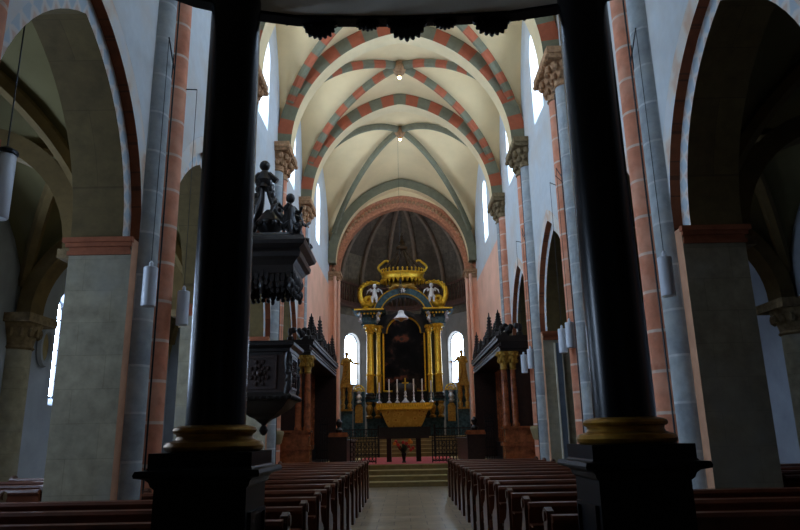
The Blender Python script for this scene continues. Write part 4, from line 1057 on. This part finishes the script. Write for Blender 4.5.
for s in (-1, 1):
    for x, y, rr in ((1.84,YR-.3,.19),(1.38,YR+.0,.12)):
        b = MB(); b.lathe([(rr*1.5,3.52),(rr*1.5,3.62),(rr*1.2,3.68),(rr*1.35,3.76),(rr*1.05,3.84)], (s*x,y,0), 14); rb('column_base', b, M_DARKM, True)
        b = MB(); b.lathe([(rr*1.05,3.84),(rr*1.02,4.7),(rr*1.12,4.74),(rr*1.12,4.82),(rr,4.86),(rr*.88,7.0)], (s*x,y,0), 16)
        for q in range(10): a = 2*PI*q/10; b.ball((s*x+rr*1.05*cos(a), y+rr*1.05*sin(a), 4.78), .05, 5)
        rb('gilt_column', b, M_GOLD, True)
        b = MB(); b.lathe([(rr*.95,6.98),(rr*1.1,7.03),(rr*.95,7.08),(rr*1.2,7.25),(rr*1.75,7.42),(rr*1.8,7.48)], (s*x,y,0), 12)
        for q in range(8): a = PI/4*q; b.ball((s*x+rr*1.2*cos(a), y+rr*1.2*sin(a), 7.18), (.05,.05,.08), 6); b.ball((s*x+rr*1.6*cos(a), y+rr*1.6*sin(a), 7.38), .06, 6)
        rb('gilt_capital', b, M_GOLD, True)
    b = MB()      # broken entablature block with flaring cornice
    pr = [(.34,7.48),(.36,7.6),(.34,7.75),(.34,7.9),(.44,7.98),(.6,8.1),(.78,8.2),(.8,8.28)]; vs = []; xc = s*1.86; yc = YR-.05
    for d, z in pr: vs += [(xc-d-.1,yc-d*1.1,z),(xc+d+.1,yc-d*1.1,z),(xc+d+.1,yc+.6,z),(xc-d-.1,yc+.6,z)]
    b.add(vs, [(i*4+j, i*4+(j+1) % 4, i*4+4+(j+1) % 4, i*4+4+j) for i in range(len(pr)-1) for j in range(4)]+[(3,2,1,0), tuple(len(pr)*4-4+j for j in range(4))]); rb('entablature', b, M_BLUEM)
    b = MB()
    for j in range(8): b.ball((xc-.62+j*.18, yc-.62, 8.08), (.07,.06,.08), 6)
    b.tube([(xc-.8,yc-.86,8.25),(xc+.8,yc-.86,8.25)], .05, 5); rb('cornice_ornament', b, M_GOLD, True)
    b = MB()
    for q in (-1, 1): b.tube([(xc+q*.42,yc-.5,7.55),(xc+q*.5,yc-.62,7.75),(xc+q*.44,yc-.66,7.92),(xc+q*.56,yc-.78,8.05)], [.05,.09,.07,.1], 8); b.ball((xc+q*.5,yc-.68,7.7), .1, 8)
    rb('silvered_bracket', b, M_SILV, True)
    b = MB(); b.lathe([(.2,8.28),(.26,8.34),(.14,8.42),(.22,8.56),(.16,8.66)], (s*2.1,yc-.35,0), 10); rb('vase', b, M_GOLD, True)
    b = MB(); pp = []
    for i in range(22): q = i/21; th = -.25-3.1*PI*(1-q); rr_ = .04+.27*q; pp.append((1.93+rr_*cos(th), 8.82+rr_*sin(th)))
    B_ = [pp[-1],(2.5,9.2),(2.42,9.75),(1.95,9.98),(1.25,9.78)]
    for i in range(1, 19):
        q = i/18; c4 = [(1-q)**4, 4*q*(1-q)**3, 6*q*q*(1-q)**2, 4*q**3*(1-q), q**4]
        pp.append((sum(c*p[0] for c, p in zip(c4, B_)), sum(c*p[1] for c, p in zip(c4, B_))))
    b.tube([(s*x, yc-.3, z) for x, z in pp], [.07+.09*sin(PI*min(1, i/39)) for i in range(len(pp))], 10)
    for i in range(20, 40, 2): b.ball((s*(pp[i][0]+.06), yc-.4, pp[i][1]+.04), .075, 6)
    rb('gilt_scroll', b, M_GOLD, True)
# arches
def arch_band(name, cx, cz, ro, ri, y0, y1, m, a0=0, a1=PI, n=28):
    b = MB(); vs = []
    for k in range(n+1):
        a = a0+(a1-a0)*k/n
        for rr_, yy in ((ro,y0),(ro,y1),(ri,y1),(ri,y0)): vs.append((cx+rr_*cos(a), yy, cz+rr_*sin(a)))
    b.add(vs, [(k*4+j, k*4+(j+1) % 4, k*4+4+(j+1) % 4, k*4+4+j) for k in range(n) for j in range(4)]+[(3,2,1,0), tuple(n*4+j for j in range(4))])
    return rb(name, b, m)
arch_band('blue_arch', 0, 7.85, 1.66, 1.3, YR-.5, YR+.4, M_BLUEM)
b = MB()
for rr_ in (1.68, 1.29): b.tube([(rr_*cos(PI*k/28), YR-.52, 7.85+rr_*sin(PI*k/28)) for k in range(29)], .035, 6)
rb('gilt_arch_edge', b, M_GOLD, True)
b = MB(); b.tube([(-.75,YR-.55,9.42),(-.4,YR-.6,9.62),(0,YR-.62,9.55),(.4,YR-.6,9.62),(.75,YR-.55,9.42)], [.06,.12,.15,.12,.06], 8)
for s in (-1,1): b.ball((s*.5,YR-.6,9.62), (.16,.1,.12), 8)
rb('gilt_keystone', b, M_GOLDD, True)
b = MB(); 
for q in range(8): a = PI/4*q; b.tube([(0,YR-.72,9.3),(.16*cos(a),YR-.72,9.3+.16*sin(a))], [.05,.012], 5)
b.ball((0,YR-.74,9.3), .07, 8); rb('white_star', b, M_WHITE, True)
arch_band('inner_arch', 0, 7.1, 1.2, .98, YR+.1, YR+.5, M_DARKM)
b = MB(); b.box(-1.95, 1.95, YR+.5, YR+.7, 2.5, 8.2); rb('back_wall', b, M_DARKM)
b = MB(); pa = [(-1.1,4.0),(1.1,4.0),(1.1,7.1)]+[(.92*cos(PI*k/16), 7.1+.85*sin(PI*k/16)) for k in range(17)]+[(-1.1,7.1)]
b.prism(pa, YR+.42, YR+.5, 'y'); rb('painting', b, M_PAINT)
b = MB(); fr = [(-1.14,3.95),(-1.14,7.12),(-.95,7.14)]+[(-.95*cos(PI*k/16), 7.14+.88*sin(PI*k/16)) for k in range(17)]+[(.95,7.14),(1.14,7.12),(1.14,3.95),(-1.14,3.95)]
b.tube([(x,YR+.4,z) for x,z in fr], .055, 6); rb('picture_frame', b, M_GOLD)
b = MB(); b.lathe([(.3,3.25),(.34,3.4),(.3,3.5),(.42,3.8),(.4,4.2),(.3,4.35)], (0,YR+.1,0), 12, sx=1.6, sy=.6); rb('tabernacle', b, M_DARKM, True)
# crown
CZ = 9.95; cyC = YR-.35
b = MB(); b.lathe([(1.12,CZ),(1.2,CZ+.05),(1.16,CZ+.12),(1.17,CZ+.3),(1.24,CZ+.36),(1.2,CZ+.42),(1.1,CZ+.42),(1.08,CZ)], (0,cyC,0), 28, sy=.55); cb = b
b = MB()
for k in range(28):
    a = 2*PI*k/28; x, y = 1.16*cos(a), cyC+.64*sin(a)
    b.lathe([(.015,CZ-.2),(.07,CZ-.1),(.1,CZ+.02)], (x,y,0), 6); b.lathe([(.05,CZ+.42),(.03,CZ+.5),(.07,CZ+.56),(.03,CZ+.64)], (x,y,0), 6)
b.f = [[i+len(cb.v) for i in f] for f in b.f]; cb.v += b.v; cb.f += b.f; cb.mi += b.mi; rb('crown_band', cb, M_GOLD, True)
b = MB()
for k in range(8):
    a = 2*PI*k/8+.39; pts = []
    for i in range(15):
        q = i/14; rr_ = 1.12*(1-q)**.6*(1+.25*sin(PI*q))*(1-.35*q)+.06; pts.append((rr_*cos(a), cyC+.55*rr_*sin(a), CZ+.45+1.35*q**.9-.25*sin(PI*q)))
    b.tube(pts, [.05-.02*q/14 for q in range(15)], 6)
    for i in range(2, 14, 2): b.ball(pts[i], .06, 6)
rb('crown_arches', b, M_BRONZE, True)
for s in (-1, 1):
    b = MB(); b.tube([(s*(1.12+.22*sin(q*.5)), cyC-.2, CZ+.4+q*.085) for q in range(8)]+[(s*(1.0-.12*q), cyC-.2, CZ+1.05+.03*sin(q*2)) for q in range(3)], .07, 8); rb('crown_scroll', b, M_GOLD, True)
b = MB(); b.lathe([(.1,CZ+1.7),(.3,CZ+1.78),(.34,CZ+1.9),(.2,CZ+2.0),(.1,CZ+2.1),(.2,CZ+2.2),(.1,CZ+2.32),(.04,CZ+2.4)], (0,cyC,0), 12); b.ball((0,cyC,CZ+2.5), .1, 8)
b.box(-.02,.02,cyC-.02,cyC+.02,CZ+2.6,CZ+2.8); b.box(-.08,.08,cyC-.02,cyC+.02,CZ+2.68,CZ+2.72); rb('crown_finial', b, M_BRONZE, True)
# white cherubs standing on the arch
for s in (-1, 1):
    o = cherub((s*1.56, YR-.62, 8.82), 1.1, -PI/2, 'cherub_statue', None); tag(o, 'small white cherub statue beside the golden scroll, %s of the blue arch' % ('left' if s < 0 else 'right'), 'statue', 'white cherubs on the altar')
# gilded saints either side
def saint(x, y, z0, flip, lab):
    b = MB(); n = 18; H = 1.72; prof = [(.26,0),(.27,.08),(.23,.4),(.2,.75),(.19,.95),(.22,1.15),(.2,1.32),(.12,1.42),(.055,1.46),(.06,1.5)]; vs = []
    for r0, h in prof:
        for k in range(n):
            a = 2*PI*k/n; f = 1+(.14*sin(5*a+h*2) if h < 1 else .03*sin(5*a))
            vs.append((x+r0*f*cos(a)+.05*flip*sin(h*1.6), y+r0*f*sin(a)*.75, z0+h))
    b.add(vs, [(i*n+k, i*n+(k+1) % n, i*n+n+(k+1) % n, i*n+n+k) for i in range(len(prof)-1) for k in range(n)]+[tuple(range(n))[::-1]])
    hx = x+.05*flip
    b.ball((hx,y-.01,z0+1.6), (.095,.11,.13), 12); b.ball((hx,y-.12,z0+1.59), (.02,.03,.03), 6); b.ball((hx,y+.03,z0+1.65), (.11,.11,.1), 10)
    b.tube([(hx+.17*flip,y,z0+1.34),(hx+.36*flip,y-.1,z0+1.12),(hx+.56*flip,y-.2,z0+1.08),(hx+.63*flip,y-.22,z0+1.08)], [.08,.06,.045,.03], 8)
    b.tube([(hx-.17*flip,y,z0+1.34),(hx-.27*flip,y-.1,z0+1.08),(hx-.1*flip,y-.24,z0+1.0)], [.08,.06,.04], 8)
    for q in range(4): b.tube([(hx+.63*flip,y-.22,z0+1.08),(hx+(.68+.01*q)*flip,y-.24,z0+1.02+.03*q)], [.014,.01], 5)
    b.tube([(x-.2,y-.2,z0+.1),(x+.1*flip,y-.24,z0+.6),(hx+.15*flip,y-.18,z0+1.2)], [.05,.07,.05], 6)
    o = b.build('saint_statue', M_GOLDD, smooth=True); tag(o, lab, 'statue', 'gilded saints beside the altar')
saint(-3.14, YR-.5, 4.28, 1, 'gilded saint statue with outstretched arm before the left apse window')
saint(3.12, YR-.5, 4.28, -1, 'gilded saint statue with outstretched arm before the right apse window')
for s in (-1, 1):
    t = thing('statue_pedestal', 'blue marble and gold pedestal carrying the %s saint statue' % ('left' if s < 0 else 'right'), 'pedestal', (s*3.07, YR-.35, ZA), 'statue pedestals')
    x = s*3.07
    b = MB(); b.box(x-.29, x+.29, YR-.75, YR-.21, ZA, 4.1); b.build('block', M_BLUEM, t)
    b = MB(); b.box(x-.31, x+.31, YR-1.02, YR-.21, 4.1, 4.28); b.box(x-.3, x+.3, YR-.9, YR-.21, 2.9, 3.0); b.build('cap', M_GOLDD, t)
    for xx in (x-.18, x+.18):
        b = MB(); b.lathe([(.1,3.0),(.13,3.2),(.07,3.3),(.14,3.6),(.1,3.85),(.14,4.0),(.14,4.1)], (xx,YR-.86,0), 8); b.build('gilt_baluster', M_GOLDD, t, smooth=True)
    t = thing('gilt_cresting', 'pierced gold half-round ornament between the %s saint and the gilded columns' % ('left' if s < 0 else 'right'), 'ornament', (s*2.5, YR-.25, 4.0), 'gilt half-round ornaments')
    b = MB(); b.box(s*2.44-.3, s*2.44+.3, YR-.45, YR-.21, ZA, 3.9); b.build('pier', M_BLUEM, t)
    b = MB()
    for rr_ in (.28, .16): b.tube([(s*2.44+rr_*cos(PI*k/14), YR-.33, 3.9+rr_*1.2*sin(PI*k/14)) for k in range(15)], .04, 6)
    for k in range(5): a = PI*(k+.5)/5; b.tube([(s*2.44+.06*cos(a), YR-.33, 3.9+.06*sin(a)),(s*2.44+.26*cos(a), YR-.33, 3.9+.31*sin(a))], .025, 5)
    b.build('half_round', M_GOLD, t, smooth=True)
    b = MB(); b.prism([(s*2.44-.2,2.3),(s*2.44+.2,2.3),(s*2.44+.2,3.1),(s*2.44+.1,3.25),(s*2.44-.1,3.25),(s*2.44-.2,3.1)], YR-.5, YR-.45, 'y'); b.build('gilt_panel', M_GOLDD, t)
    b = MB(); b.lathe([(.12,3.3),(.16,3.38),(.09,3.45),(.17,3.6),(.1,3.75),(.15,3.84),(.15,3.88)], (s*2.44,YR-.55,0), 10); b.build('silvered_baluster', M_SILV, t, smooth=True)
# sanctuary lamp
lx, ly, lz = -.12, 29.62, 6.75
t = thing('sanctuary_lamp', 'white glass bell lamp hanging by chains before the altarpiece', 'lamp', (lx, ly, lz))
b = MB(); b.lathe([(.31,.0),(.33,.03),(.3,.09),(.2,.17),(.14,.27),(.13,.36),(.08,.4)], (lx,ly,lz), 20); b.build('shade', M_WHITE, t, smooth=True)
b = MB(); b.lathe([(.04,-.12),(.1,-.08),(.16,-.03),(.28,.0)], (lx,ly,lz), 14); b.build('bowl', M_GOLDD, t, smooth=True)
b = MB()
for k in range(3): a = 2*PI*k/3+PI/2; b.tube([(lx+.3*cos(a), ly+.3*sin(a), lz+.05),(lx,ly,lz+1.9)], .014, 5)
b.tube([(lx,ly,lz+1.9),(lx,ly,VAU.z(0)+.45)], .005, 5); b.build('chain', M_IRON, t)

# ------------------------------------------------------------------ camera, world, view
cam = bpy.data.cameras.new('camera'); co = bpy.data.objects.new('camera', cam); COL.objects.link(co); S.camera = co
pit, yaw, rol = .2541, -.001, -.0194
f_ = Vector((sin(yaw)*cos(pit), cos(yaw)*cos(pit), sin(pit))); r0 = Vector((cos(yaw), -sin(yaw), 0)); u0 = r0.cross(f_)
r_ = r0*cos(rol)+u0*sin(rol); u_ = -r0*sin(rol)+u0*cos(rol)
co.matrix_world = Matrix(((r_.x,u_.x,-f_.x,-.095),(r_.y,u_.y,-f_.y,0),(r_.z,u_.z,-f_.z,1.6),(0,0,0,1)))
cam.sensor_width = 36; cam.lens = 36*657.75/800; cam.clip_start = .05; cam.clip_end = 200
w = bpy.data.worlds.new('world'); S.world = w; w.use_nodes = True
w.node_tree.nodes['Background'].inputs[0].default_value = (.75,.85,1,1); w.node_tree.nodes['Background'].inputs[1].default_value = .6
S.view_settings.view_transform = 'Standard'; S.view_settings.look = 'None'; S.view_settings.gamma = 1
S.view_settings.exposure = 0; S.view_settings.use_curve_mapping = False
S.cycles.use_denoising = True; S.cycles.max_bounces = 8; S.cycles.diffuse_bounces = 5; S.cycles.glossy_bounces = 3
S.cycles.sample_clamp_indirect = 6
